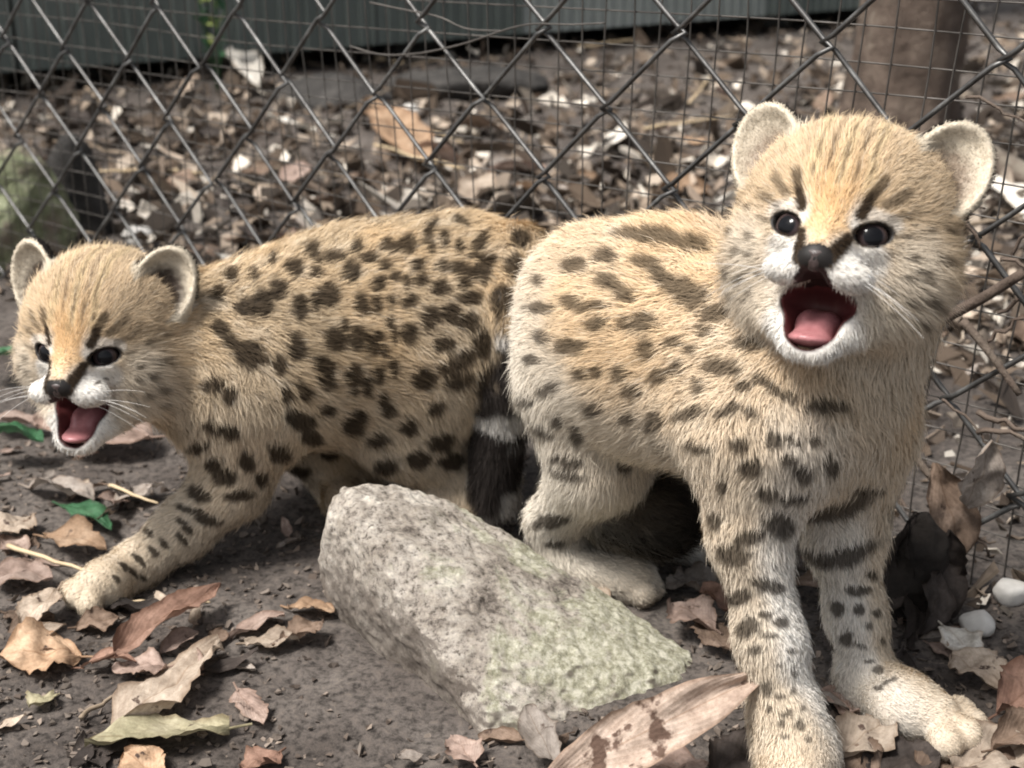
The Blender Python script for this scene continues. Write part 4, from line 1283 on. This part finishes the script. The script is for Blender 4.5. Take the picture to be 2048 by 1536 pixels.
# loose tie wires and dry stems caught in the mesh
for lb, path, r, mt, nm, cat in (
        ('pale loose wire waving across the fence below the shed wall', [(700, 92), (760, 112), (840, 108), (930, 88), (1000, 62), (1060, 46), (1140, 50), (1210, 46)], 0.0006, 'mesh_wire', 'loose_wire', 'wire'),
        ('second loose wire sagging over the fence from the top', [(740, 5), (810, 20), (880, 32), (930, 60), (1010, 62)], 0.0006, 'mesh_wire', 'loose_wire', 'wire'),
        ('dark bent stick caught in the mesh behind the standing kitten neck', [(1820, 690), (1880, 640), (1960, 600), (2048, 545)], 0.0030, 'bark', 'stick', 'stick'),
        ('thin dark stick slanting down the mesh at the fence corner', [(1925, 640), (1975, 700), (2040, 790)], 0.0022, 'bark', 'stick', 'stick'),
        ('short dark stick leaning on the mesh above the dark lump', [(1815, 890), (1860, 955), (1925, 1010)], 0.0022, 'bark', 'stick', 'stick')):
    pts = [fence_pt(u, v, 0.006) for u, v in path]
    pts = np.array(pts); n0 = len(pts)
    t = np.linspace(0, n0 - 1, n0 * 4)
    pts = np.stack([np.interp(t, np.arange(n0), pts[:, k]) for k in range(3)], 1)
    for _ in range(3): pts[1:-1] = (pts[:-2] + 2 * pts[1:-1] + pts[2:]) / 4
    b = pts[0].copy()
    vs, fs = tube(pts - b, r * np.linspace(1.1, 0.8, len(pts)), 6)
    tag(obj(nm, mesh_data(nm, vs, fs), MAT[mt], None, b), lb, cat)

# brittle dark stems tangled in the mesh on the right
tr = np.random.default_rng(77)
for k in range(16):
    u0, v0 = tr.uniform(1860, 2060), tr.uniform(120, 1080)
    a = tr.uniform(-1.3, 1.3); Lp = tr.uniform(70, 190)
    pts = []
    for t in np.linspace(0, 1, 8):
        pts.append(fence_pt(u0 + math.cos(a) * Lp * (t - 0.5) + tr.normal() * 4, v0 + math.sin(a) * Lp * (t - 0.5) + tr.normal() * 4 + 18 * t * t, tr.uniform(-0.018, -0.014) if k % 2 else 0.005))
    pts = np.array(pts); b = pts[0].copy()
    vs, fs = tube(pts - b, tr.uniform(0.0008, 0.0017) * np.linspace(1.1, 0.6, 8), 5)
    band = ('level with the standing kitten ears', 'level with the standing kitten cheeks', 'level with the standing kitten chest', 'just above the black lump')[min(3, int((v0 - 120) / 250))]
    tag(obj('stem', mesh_data('stem', vs, fs), MAT['bark'], None, b), '%s dark stem tangled in the mesh, %s' % ('short' if Lp < 110 else 'long' if Lp > 150 else 'bent', band), 'stem', 'dark stems tangled in the fence mesh')

# ------------------------------------------------------------------ leaves
def n2d(a, b):
    return math.sin(a * 1.3 + 1.7 * math.sin(b * 0.9 + a * 0.31)) * math.cos(b * 1.1 + 1.3 * math.sin(a * 0.7))
def leaf_mesh(name, Lm, Wm, curl=0.3, bend=0.2, twist=0.0, wave=0.08, tipx=0.55, seed=0, nl=12, nwid=6, ragged=0.0, stalk=True, crumple=0.07):
    """a leaf lying along +X from its stalk: curl lifts the edges, bend arches the length"""
    r = np.random.default_rng(seed)
    vs, uv = [], []
    ph = r.uniform(0, 6.28, 4)
    for i in range(nl + 1):
        s = i / nl
        wv = (math.sin(math.pi * min(1, s ** (math.log(0.5) / math.log(tipx)))) ** 0.75) if 0 < s < 1 else 0.03
        wv *= 1 + 0.05 * math.sin(s * 17 + ph[0])
        ang = bend * (s - 0.5) * 2
        for j in range(nwid + 1):
            t = (j / nwid) * 2 - 1
            rag = 1 + ragged * r.normal() * (abs(t) > 0.9)
            y = t * wv * Wm / 2 * rag * (1 if t > 0 else 1 - 0.12 * math.sin(ph[1]))
            c = curl * (0.6 + 0.4 * math.sin(s * 3 + ph[2]))
            a = t * c * 1.3
            yy = (Wm / 2 * wv) * math.sin(abs(a)) / max(abs(c * 1.3), 1e-3) * (1 if t > 0 else -1) if abs(c) > 0.02 else y
            if abs(c) > 0.02: yy *= rag
            z = (Wm / 2 * wv) * (1 - math.cos(a)) / max(abs(c * 1.3), 1e-3) * (1 if c > 0 else -1) if abs(c) > 0.02 else 0
            z += wave * Wm * 0.5 * math.sin(s * 9 + ph[3] + t * 1.7) * abs(t)
            z += abs(t) * 0.05 * Wm
            x = Lm * (math.sin(ang) / (2 * bend) + 0.5 if abs(bend) > 1e-3 else s)
            z += Lm * ((math.cos(ang) - math.cos(bend)) / (2 * bend) if abs(bend) > 1e-3 else 0)
            z += Wm * crumple * (n2d(s * 7 + seed, t * 2.2) + 0.5 * n2d(s * 15 + seed, t * 5 + 9))
            tw = twist * (s - 0.5)
            yy, z = yy * math.cos(tw) - z * math.sin(tw), yy * math.sin(tw) + z * math.cos(tw)
            vs.append((x, yy, z)); uv.append((s, t))
    fs = []
    for i in range(nl):
        for j in range(nwid):
            a = i * (nwid + 1) + j
            fs.append((a, a + nwid + 1, a + nwid + 2, a + 1))
    if ragged > 0.15 and r.random() < 0.7:
        fs = [q for k, q in enumerate(fs) if not (r.random() < 0.05)]
    if stalk:
        p0 = np.array(vs[nwid // 2])
        pts = [p0 + np.array((-Lm * 0.16 * t, Lm * 0.03 * t * t * math.sin(ph[1]), 0.02 * Lm * t)) for t in np.linspace(-0.3, 1, 5)]
        tv, tf = tube(pts, np.linspace(0.0006, 0.0005, 5) + Lm * 0.004, 4, False)
        n0 = len(vs)
        vs += [tuple(x) for x in tv]; uv += [(0.0, 0.02)] * len(tv)
        fs += [tuple(k + n0 for k in q) for q in tf]
    me = mesh_data(name, np.array(vs), fs)
    ul = me.uv_layers.new(name='leaf')
    li = np.zeros(len(me.loops), dtype=np.int32); me.loops.foreach_get('vertex_index', li)
    ul.data.foreach_set('uv', np.array(uv)[li].astype(np.float32).ravel())
    return me
def place_leaf(p1, p2, width, mat, label, group=None, curl=0.3, bend=0.2, roll=0.0, twist=0.0, wave=0.08, tipx=0.55, seed=0, ragged=0.05, nl=14, stalk=True, name='dry_leaf', up=(0, 0, 1), crumple=0.09):
    p1 = np.asarray(p1, float); p2 = np.asarray(p2, float)
    x = p2 - p1; Lm = np.linalg.norm(x); x = x / Lm
    y = np.cross(np.asarray(up, float), x); y /= np.linalg.norm(y); z = np.cross(x, y)
    y, z = y * math.cos(roll) + z * math.sin(roll), z * math.cos(roll) - y * math.sin(roll)
    me = leaf_mesh(name, Lm, width, curl, bend, twist, wave, tipx, seed, nl, 10, ragged, stalk, crumple)
    o = obj(name, me, LEAF[mat])
    o.matrix_world = Matrix(((x[0], y[0], z[0], p1[0]), (x[1], y[1], z[1], p1[1]), (x[2], y[2], z[2], p1[2]), (0, 0, 0, 1)))
    return tag(o, label, 'leaf', group)
def gl(u, v, z):
    p = G(u, v); p[2] = gh(p[0], p[1]) + z
    return p
# the big spotted leaf propped up in front of the standing kitten
place_leaf(P(1085, 1570, 0.482), P(1545, 1340, 0.500), 0.025, 'spotted', 'large pale dead leaf with brown spots propped in front of the rock', curl=0.35, bend=0.28, roll=0.85, seed=2, tipx=0.42, ragged=0.03, nl=22, stalk=False)
FG = [  # u1 v1 u2 v2 width(mm) colour label curl bend lift
    (1110, 1560, 1050, 1452, 16, 'grey', 'narrow grey-pink leaf tip standing against the rock foot', 0.5, 0.2, 0.010),
    (165, 1318, -5, 1340, 31, 'orange', 'broad orange-tan leaf with dark pinholes lying on bare soil', 0.35, 0.35, 0.004),
    (120, 1208, 45, 1300, 18, 'pale', 'pale narrow leaf overlapping the broad orange-tan leaf', 0.5, 0.2, 0.009),
    (232, 1345, 445, 1212, 23, 'red', 'long reddish brown leaf folded along its middle', 0.75, 0.12, 0.010),
    (335, 1345, 225, 1358, 17, 'pink', 'small pinkish leaf tucked under the reddish brown leaf', 0.3, 0.3, 0.003),
    (235, 1475, 445, 1300, 34, 'pale', 'torn pale leaf with holes below the reddish brown leaf', 0.25, 0.15, 0.003),
    (460, 1462, 170, 1508, 27, 'olive', 'pale olive leaf with a pointed tip on bare soil', 0.3, 0.2, 0.003),
    (475, 1388, 528, 1458, 15, 'pink', 'scrap of pinkish leaf with one dark hole on bare soil', 0.2, 0.1, 0.003),
    (88, 1080, 215, 1112, 21, 'orange', 'cupped orange leaf just below the green leaf scrap', 0.55, 0.3, 0.006),
    (125, 1022, 225, 1075, 18, 'green', 'torn green leaf scrap lying beside the kitten paw', 0.3, 0.2, 0.008),
    (-40, 925, 95, 930, 32, 'green', 'glossy dark green leaf below the crouching kitten chin', 0.4, 0.4, 0.018),
    (-40, 775, 45, 755, 30, 'green', 'green leaf beside the crouching kitten muzzle', 0.3, 0.3, 0.02),
    (310, 915, 70, 880, 46, 'pink', 'large pinkish brown leaf under the crouching kitten chin', 0.35, 0.4, 0.012),
    (80, 868, -30, 855, 26, 'pink', 'pinkish leaf edge beside the glossy green leaf', 0.4, 0.3, 0.008),
    (-20, 1158, 108, 1168, 24, 'pink', 'flat pinkish tan leaf left of the kitten paw', 0.2, 0.25, 0.006),
    (62, 1040, -20, 1085, 30, 'pale', 'pale crumpled leaf behind the cupped orange leaf', 0.3, 0.25, 0.006),
    (60, 980, 190, 1010, 26, 'grey', 'grey crumpled leaf between the large pinkish leaf and the green scrap', 0.4, 0.3, 0.004),
    (230, 1020, 330, 985, 20, 'grey', 'grey leaf in front of the crouching kitten foreleg', 0.5, 0.2, 0.006),
    (560, 1300, 650, 1268, 17, 'brown', 'brown curled leaf scrap near the rock base', 0.8, 0.2, 0.005),
    (490, 1290, 600, 1300, 16, 'pale', 'pale leaf strip left of the rock base', 0.4, 0.2, 0.003),
    (575, 1215, 670, 1235, 15, 'orange', 'small orange-brown leaf touching the rock side', 0.4, 0.2, 0.003),
    (110, 1390, 60, 1425, 14, 'olive', 'small yellowish leaf scrap below the broad orange-tan leaf', 0.3, 0.2, 0.002),
    (10, 1230, 110, 1255, 20, 'brown', 'brown leaf above the broad orange-tan leaf', 0.4, 0.2, 0.002),
    (150, 1260, 240, 1240, 17, 'brown', 'dark brown leaf scrap beside the narrow pale leaf', 0.4, 0.2, 0.002),
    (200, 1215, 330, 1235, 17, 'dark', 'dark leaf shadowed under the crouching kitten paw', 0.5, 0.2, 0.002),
    (330, 1560, 250, 1520, 20, 'orange', 'orange leaf base cut by the lower picture edge beside the olive leaf', 0.3, 0.2, 0.002),
    (560, 1500, 480, 1545, 18, 'red', 'small red-brown leaf on soil near the olive leaf tip', 0.3, 0.2, 0.002),
    (950, 1536, 900, 1490, 16, 'pink', 'pinkish leaf point on soil below the rock', 0.4, 0.2, 0.004),
    (1675, 1535, 1785, 1462, 24, 'pale', 'curled tan leaf standing between the two forepaws', 0.8, 0.25, 0.006),
    (1640, 1395, 1720, 1440, 20, 'pink', 'pinkish leaf between the standing kitten forelegs', 0.3, 0.25, 0.004),
    (2020, 1400, 1900, 1330, 26, 'pale', 'broad pale leaf behind the outstretched forepaw', 0.35, 0.25, 0.006),
    (1880, 1265, 1960, 1335, 18, 'white', 'bleached yellowish leaf scrap below the round white pebble', 0.2, 0.15, 0.006),
    (1830, 1545, 2040, 1490, 36, 'brown', 'broad brown leaf just below the outstretched forepaw', 0.2, 0.2, 0.001),
    (1990, 1440, 2110, 1370, 30, 'red', 'brown leaf with a dark edge right of the forepaw', 0.45, 0.3, 0.006),
    (1720, 1550, 1880, 1530, 28, 'dark', 'dark brown leaf below the curled tan leaf', 0.3, 0.2, 0.002),
    (1900, 1560, 2070, 1500, 30, 'pale', 'pale leaf at the foot of the dark-edged brown leaf', 0.35, 0.3, 0.004),
    (1980, 1530, 2100, 1480, 22, 'brown', 'brown leaf curl lying over a pale leaf by the forepaw', 0.6, 0.2, 0.010),
    (1430, 1290, 1340, 1240, 24, 'pink', 'pinkish leaf leaning on the low end of the rock', 0.5, 0.2, 0.010),
    (1390, 1260, 1460, 1330, 18, 'brown', 'brown leaf between rock and kitten foreleg', 0.5, 0.2, 0.006),
    (1440, 1180, 1330, 1185, 26, 'grey', 'grey-brown leaf under the standing kitten belly', 0.3, 0.25, 0.005),
    (1130, 1190, 1230, 1235, 20, 'pale', 'pale leaf between rock and hind paw', 0.3, 0.2, 0.006),
    (1480, 1250, 1400, 1205, 22, 'red', 'reddish leaf beside the standing kitten foreleg', 0.4, 0.2, 0.008),
    (1760, 1560, 1650, 1500, 24, 'brown', 'brown leaf beside the near forepaw', 0.4, 0.3, 0.003),
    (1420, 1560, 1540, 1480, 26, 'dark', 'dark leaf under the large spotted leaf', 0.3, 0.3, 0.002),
    (1270, 1545, 1420, 1530, 24, 'pink', 'pinkish leaf lying under the large spotted leaf', 0.3, 0.3, 0.002),
]
for k, (u1, v1, u2, v2, w, mt, lb, cu, be, lf) in enumerate(FG):
    place_leaf(gl(u1, v1, lf), gl(u2, v2, lf + 0.002), w * 0.001, mt, lb, curl=cu, bend=be, seed=100 + k, tipx=random.uniform(0.42, 0.58), ragged=0.08, roll=random.uniform(-0.3, 0.3), wave=0.16, nl=22)
# leaves hung up in the wire on the right
place_leaf(fence_pt(1870, 925, 0.012), fence_pt(1922, 1115, 0.012), 0.030, 'brown', 'purple-brown pointed leaf hanging against the wire beside the dark lump', curl=0.35, bend=0.15, seed=301, up=(0.2, -1, 0.1), stalk=False)
place_leaf(fence_pt(1985, 880, 0.010), fence_pt(1930, 1010, 0.010), 0.026, 'grey', 'grey leaf stuck upright in the wire by the purple-brown leaf', curl=0.4, bend=0.2, seed=302, up=(0.2, -1, 0.1), stalk=False)
# peach coloured leaf behind the fence
place_leaf(gl(860, 352, 0.01), gl(742, 300, 0.05), 0.075, 'orange', 'peach coloured large leaf behind the fence above the crouching kitten back', curl=0.3, bend=0.2, seed=303)
place_leaf(gl(520, 205, 0.02), gl(470, 165, 0.05), 0.06, 'white', 'bright bleached leaf behind the fence under the shed wall', curl=0.3, bend=0.2, seed=304)
place_leaf(gl(2060, 455, 0.01), gl(1975, 400, 0.03), 0.04, 'white', 'bright bleached leaf behind the fence right of the standing kitten ear', curl=0.3, bend=0.2, seed=305)
# a leafy green sprig in front of the shed
sp = empty('green_sprig', gl(435, 190, 0))
tag(sp, 'thin green sprig growing against the shed wall', 'plant')
for k in range(5):
    a = random.uniform(-0.12, 0.12); b = random.uniform(-0.08, 0.08)
    pts = [np.array((a * t * 0.5, b * t * 0.5, 0.32 * t)) for t in np.linspace(0, 1, 6)]
    vs, fs = tube(pts, np.linspace(0.0016, 0.0008, 6), 5)
    obj('stem', mesh_data('stem', vs, fs), LEAF['green'], sp)
    for j in range(9):
        t = random.uniform(0.2, 1.0)
        q = np.array((a * t * 0.5, b * t * 0.5, 0.32 * t))
        me = leaf_mesh('leaf_blade', random.uniform(0.022, 0.04), random.uniform(0.008, 0.014), 0.3, 0.3, seed=400 + k * 10 + j, nl=6, stalk=False)
        lo = obj('leaf_blade', me, LEAF['lime' if random.random() < 0.5 else 'green'], sp, q)
        lo.rotation_euler = (random.uniform(-0.5, 0.5), random.uniform(-1.2, 0.2), random.uniform(0, 6.28))

# scattered litter leaves: alike but for where they lie
bank = []
for k in range(26):
    Lb = random.uniform(0.022, 0.050)
    wr, cr = random.uniform(0.32, 0.66), random.uniform(-0.7, 0.9)
    shape = ('broad ' if wr > 0.54 else 'narrow ' if wr < 0.42 else '') + ('cupped ' if cr > 0.45 else 'arched ' if cr < -0.3 else 'flat ' if abs(cr) < 0.2 else '')
    bank.append((Lb, shape, leaf_mesh('litter_leaf', Lb, Lb * wr, cr, random.uniform(-0.3, 0.6), random.uniform(-0.8, 0.8), 0.14, random.uniform(0.42, 0.58), 500 + k, 8, 6, 0.08, k % 2 == 0)))
KIND = {'pale': 'pale tan leaf', 'grey': 'grey-brown leaf', 'brown': 'brown leaf', 'dark': 'dark brown leaf', 'pink': 'pinkish leaf', 'white': 'bleached pale leaf', 'orange': 'orange-tan leaf', 'red': 'reddish leaf'}
def clear_of_kittens(p, r):
    for Kt in (A, Bk):
        hit = Kt.bvh.find_nearest(Vector(p))
        if hit[3] is not None and hit[3] < r: return False
    return True
def fence_side(x, y):
    return (x - FA[0]) * -fd[1] + (y - FA[1]) * fd[0]      # sign tells the side
front_sign = math.copysign(1, fence_side(0.0, 0.3))
made = {}
MARKS = [(n_, *G(u, v)[:2]) for n_, u, v in (
    ('the dark upright stone', 150, 478), ('the mossy boulder', 20, 540), ('the wide low dark stone', 930, 195), ('the low dark stone', 640, 225),
    ('the peach coloured leaf', 800, 340), ('the bright leaf under the shed', 495, 195), ('the tree trunk', 1790, 270), ('the white pebble', 275, 480),
    ('the shed wall left end', 120, 190), ('the shed wall middle', 1100, 105), ('the shed wall right end', 1600, 60), ('the crouching kitten rump', 900, 560),
    ('the crouching kitten head', 300, 590), ('the standing kitten back', 1400, 600), ('the standing kitten right ear', 1990, 480), ('the black lump', 1850, 1150),
    ('the fence foot pebbles', 1990, 1220), ('the pale rock foot', 800, 1400), ('the low end of the rock', 1400, 1360), ('the olive leaf', 320, 1490), ('the broad orange-tan leaf', 80, 1330),
    ('the reddish brown leaf', 340, 1280), ('the crouching kitten paw', 190, 1200), ('the green leaf scrap', 170, 1050), ('the large spotted leaf', 1300, 1480), ('the outstretched forepaw', 1880, 1470),
    ('the hind paw', 1200, 1180), ('the crouching kitten belly', 600, 1060), ('the near forepaw', 1590, 1560))]
def scatter_leaf(x, y, mt, where, sc=1.0, zoff=0.004, tilt=0.45):
    Lb, shape, me0 = bank[random.randrange(len(bank))]
    key = (me0.name, mt)
    if key not in made:
        m2 = me0.copy(); m2.materials.clear(); m2.materials.append(LEAF[mt]); made[key] = m2
    o = obj('litter_leaf', made[key])
    o.location = (x, y, gh(x, y) + zoff)
    o.rotation_euler = (random.uniform(-tilt, tilt), random.uniform(-tilt, tilt), random.uniform(0, 6.28))
    o.scale = (sc,) * 3
    best = min(MARKS, key=lambda m_: (m_[1] - x) ** 2 + (m_[2] - y) ** 2)
    dist = math.hypot(best[1] - x, best[2] - y)
    near = 'beside' if dist < 0.07 else 'near' if dist < 0.2 else 'far from'
    size = 'small ' if Lb * sc < 0.026 else 'large ' if Lb * sc > 0.052 else ''
    tag(o, '%s%s%s %s, %s %s' % (size, shape, KIND[mt], where, near, best[0]), 'leaf', 'dead leaves %s' % where)
cnt = 0
while cnt < 235:
    u, v = random.uniform(-60, 2110), random.uniform(60, 720) if random.random() < 0.85 else random.uniform(720, 1260)
    if v > 720 and u < 1780: continue
    p = G(u, v)
    if p[1] > 3.4 or fence_side(p[0], p[1]) * front_sign > -0.02: continue
    if (p[0] - tb[0]) ** 2 + (p[1] - tb[1]) ** 2 < 0.012: continue
    mt = random.choices(['pale', 'grey', 'brown', 'dark', 'pink', 'white', 'orange'], [5, 6, 6, 3.5, 2.5, 1.5, 0.8])[0]
    scatter_leaf(p[0], p[1], mt, 'behind the fence', random.uniform(0.75, 1.35) * min(1.6, max(0.8, p[1] / 1.1)), random.uniform(0.003, 0.014), 0.6)
    cnt += 1
cnt = 0
while cnt < 95:
    u, v = random.uniform(-40, 2090), random.uniform(820, 1580)
    if 520 < u < 1100 and v > 1100 and random.random() < 0.85: continue
    if 250 < u < 700 and v > 1350 and random.random() < 0.7: continue
    p = G(u, v)
    if fence_side(p[0], p[1]) * front_sign < 0.02: continue
    if -0.10 < p[0] < 0.10 and 0.52 < p[1] < 0.66: continue
    if not clear_of_kittens((p[0], p[1], 0.01), 0.022): continue
    mt = random.choices(['pale', 'grey', 'brown', 'dark', 'pink', 'red'], [3, 5, 6, 3, 4, 2])[0]
    scatter_leaf(p[0], p[1], mt, 'before the fence', random.uniform(0.35, 0.8), random.uniform(0.001, 0.004), 0.35)
    cnt += 1
# twigs
def twig(p1, p2, r, mat, label, group=None, sag=0.0, kink=0.15, seed=0):
    rr = np.random.default_rng(seed)
    p1 = np.asarray(p1, float); p2 = np.asarray(p2, float)
    n0 = 9; Lm = np.linalg.norm(p2 - p1)
    pts = []
    for t in np.linspace(0, 1, n0):
        q = p1 + (p2 - p1) * t + rr.normal(size=3) * Lm * 0.018 * np.array((1, 1, 0.4)) + np.array((0, 0, -sag * math.sin(math.pi * t)))
        pts.append(q - p1)
    vs, fs = tube(pts, r * np.linspace(1.15, 0.6, n0), 6)
    return tag(obj('twig', mesh_data('twig', vs, fs), MAT[mat], None, p1), label, 'twig', group)
for k, (u1, v1, u2, v2, w, lb) in enumerate((
        (1770, 1230, 1795, 1075, 0.024, 'dark dead leaf leaning up against the black lump'), (1905, 1225, 1850, 1110, 0.026, 'dark leaf propped between the black lump and the wire'),
        (1840, 1260, 1880, 1140, 0.024, 'small dark leaf leaning on the front of the black lump'), (1800, 1270, 1850, 1190, 0.020, 'dark curled leaf at the foot of the black lump'),
        (1800, 1180, 1830, 1020, 0.026, 'tall dark leaf rising over the top of the black lump'), (1860, 1200, 1815, 1040, 0.022, 'narrow dark leaf standing crosswise on the black lump'),
        (1885, 1170, 1900, 1060, 0.022, 'dark leaf hooked on the wire above the black lump'), (1820, 1290, 1760, 1240, 0.020, 'dark leaf flattened behind the outstretched foreleg'))):
    p1, p2 = gl(u1, v1 + 10, 0.003), fence_pt(u2, v2, 0.026 + 0.004 * (k % 3))
    place_leaf(p1, p2, w, 'dark', lb, curl=0.5 + 0.1 * (k % 4), bend=0.25, seed=330 + k, up=(0.2, -1, 0.3), ragged=0.12, roll=0.3 * (k % 3 - 1))
twig(gl(15, 1108, 0.008), gl(222, 1168, 0.008), 0.0013, 'pale_stalk', 'long pale stalk lying in front of the crouching kitten paw', seed=1)
twig(gl(222, 998, 0.010), gl(322, 1042, 0.012), 0.0011, 'pale_stalk', 'short pale stalk leaning on the crouching kitten foreleg', seed=2)
twig(gl(160, 1440, 0.003), gl(262, 1385, 0.004), 0.0011, 'twig', 'thin brown twig between the orange and the torn pale leaf', seed=3)
twig(gl(215, 1208, 0.004), gl(290, 1206, 0.004), 0.0012, 'pale_stalk', 'short pale twig under the crouching kitten paw', seed=4)
twig(gl(345, 1198, 0.004), gl(420, 1215, 0.004), 0.0009, 'pale_stalk', 'short pale stalk touching the reddish brown leaf', seed=5)
cnt = 0
while cnt < 55:
    u, v = random.uniform(-20, 2080), random.uniform(70, 760)
    p = G(u, v)
    if fence_side(p[0], p[1]) * front_sign > -0.03 or p[1] > 3.2: continue
    a, Lt = random.uniform(0, 3.14), random.uniform(0.05, 0.16)
    q = p + np.array((math.cos(a) * Lt, math.sin(a) * Lt * 0.6, 0))
    if fence_side(q[0], q[1]) * front_sign > -0.03: continue
    p[2] = gh(p[0], p[1]) + 0.006; q[2] = gh(q[0], q[1]) + random.uniform(0.006, 0.04)
    r_ = random.uniform(0.0012, 0.003)
    best = min(MARKS, key=lambda m_: (m_[1] - p[0]) ** 2 + (m_[2] - p[1]) ** 2)
    dist = math.hypot(best[1] - p[0], best[2] - p[1])
    ps = random.random() < 0.45
    lb = '%s%s%s behind the fence, %s %s' % ('long ' if Lt > 0.12 else 'short ' if Lt < 0.08 else '', 'thick ' if r_ > 0.0022 else 'thin ', 'pale dry stalk' if ps else 'brown twig', 'beside' if dist < 0.07 else 'near' if dist < 0.2 else 'far from', best[0])
    twig(p, q, r_, 'pale_stalk' if ps else 'twig', lb, 'twigs and stalks behind the fence', seed=cnt)
    cnt += 1

# ------------------------------------------------------------------ crumbs of bark, leaf and soil too many to count
def chips(name, n, sample, smin_, smax_, pal, seed, up=0.5):
    r = np.random.default_rng(seed)
    V, F, C = [], [], []
    k = 0
    while k < n:
        x, y = sample(r)
        if x is None: continue
        s = r.uniform(smin_, smax_) * r.uniform(0.6, 1.0) * (min(1.25, max(0.45, y / 1.25)) if smax_ > 0.01 else 1.0)
        asp = r.uniform(0.3, 0.9)
        if smax_ > 0.01 and r.random() < 0.30: s *= 1.9; asp = r.uniform(0.06, 0.14)
        a = r.uniform(0, 6.28, 5); a.sort()
        m_ = 5
        rad = s * r.uniform(0.6, 1.0, m_)
        th = np.arange(m_) * 2 * math.pi / m_ + r.uniform(-0.4, 0.4, m_)
        loc = np.stack([rad * np.cos(th), rad * np.sin(th) * asp, r.normal(size=m_) * s * 0.24], 1)
        thk = s * (r.uniform(0.02, 0.07) if smax_ > 0.01 else r.uniform(0.06, 0.16))
        top = loc + np.array((0, 0, thk)); bot = loc * np.array((0.9, 0.9, 1)) - np.array((0, 0, thk))
        R = (Matrix.Rotation(r.uniform(0, 6.28), 3, 'Z') @ Matrix.Rotation(r.normal() * up, 3, 'X') @ Matrix.Rotation(r.normal() * up, 3, 'Y'))
        R = np.array(R)
        q = np.concatenate([top, bot]) @ R.T + np.array((x, y, gh0(x, y) + s * r.uniform(0.05, 0.45)))
        b = len(V) * 10
        V.append(q)
        F += [(b, b + 1, b + 2, b + 3, b + 4)]
        F += [(b + i, b + 5 + i, b + 5 + (i + 1) % 5, b + (i + 1) % 5) for i in range(5)]
        c = np.array(pal[r.integers(len(pal))]) * r.uniform(0.7, 1.25)
        C.append(np.tile(np.clip(c, 0, 0.8), (10, 1)))
        k += 1
    me = mesh_data(name, np.concatenate(V), F, False)
    set_col(me, np.concatenate(C))
    return obj(name, me, MAT['litter'])
_gcx = gx; _gcy = gy; _gcz = gz_grid
def gh0(x, y):
    i = min(max(np.searchsorted(_gcx, x), 0), len(_gcx) - 1); j = min(max(np.searchsorted(_gcy, y), 0), len(_gcy) - 1)
    return _gcz[j, i]
PAL_B = [(0.085, 0.062, 0.045), (0.14, 0.105, 0.078), (0.21, 0.165, 0.125), (0.29, 0.235, 0.185), (0.04, 0.031, 0.025), (0.06, 0.046, 0.036), (0.11, 0.083, 0.062), (0.18, 0.14, 0.108), (0.05, 0.04, 0.032), (0.36, 0.30, 0.24), (0.10, 0.085, 0.07), (0.55, 0.50, 0.43)]
def samp_back(r):
    u, v = r.uniform(-120, 2170), r.uniform(20, 760) if r.random() < 0.9 else r.uniform(760, 1260)
    if v > 760 and u < 1760: return None, None
    p = G(u, v)
    if p[1] > 4.2 or fence_side(p[0], p[1]) * front_sign > 0.01: return None, None
    return p[0], p[1]
tag(chips('bark_litter', 8000, samp_back, 0.005, 0.023, PAL_B, 1, 0.55), 'loose bark chips and broken leaf crumbs covering the ground behind the fence', 'litter', kind='stuff')
PAL_F = [(0.09, 0.07, 0.057), (0.13, 0.105, 0.087), (0.18, 0.145, 0.12), (0.23, 0.185, 0.15), (0.06, 0.048, 0.04), (0.11, 0.09, 0.075), (0.15, 0.125, 0.105)]
def samp_front(r):
    u, v = r.uniform(-60, 2110), r.uniform(760, 1600)
    if 560 < u < 1150 and v > 1150 and r.random() < 0.7: return None, None
    p = G(u, v)
    if fence_side(p[0], p[1]) * front_sign < -0.02: return None, None
    if abs(p[0]) < 0.08 and 0.54 < p[1] < 0.64: return None, None
    return p[0], p[1]
tag(chips('soil_crumbs', 3600, samp_front, 0.0011, 0.0046, PAL_F, 2, 0.35), 'soil crumbs and tiny leaf scraps strewn on the ground around the kittens', 'litter', kind='stuff')
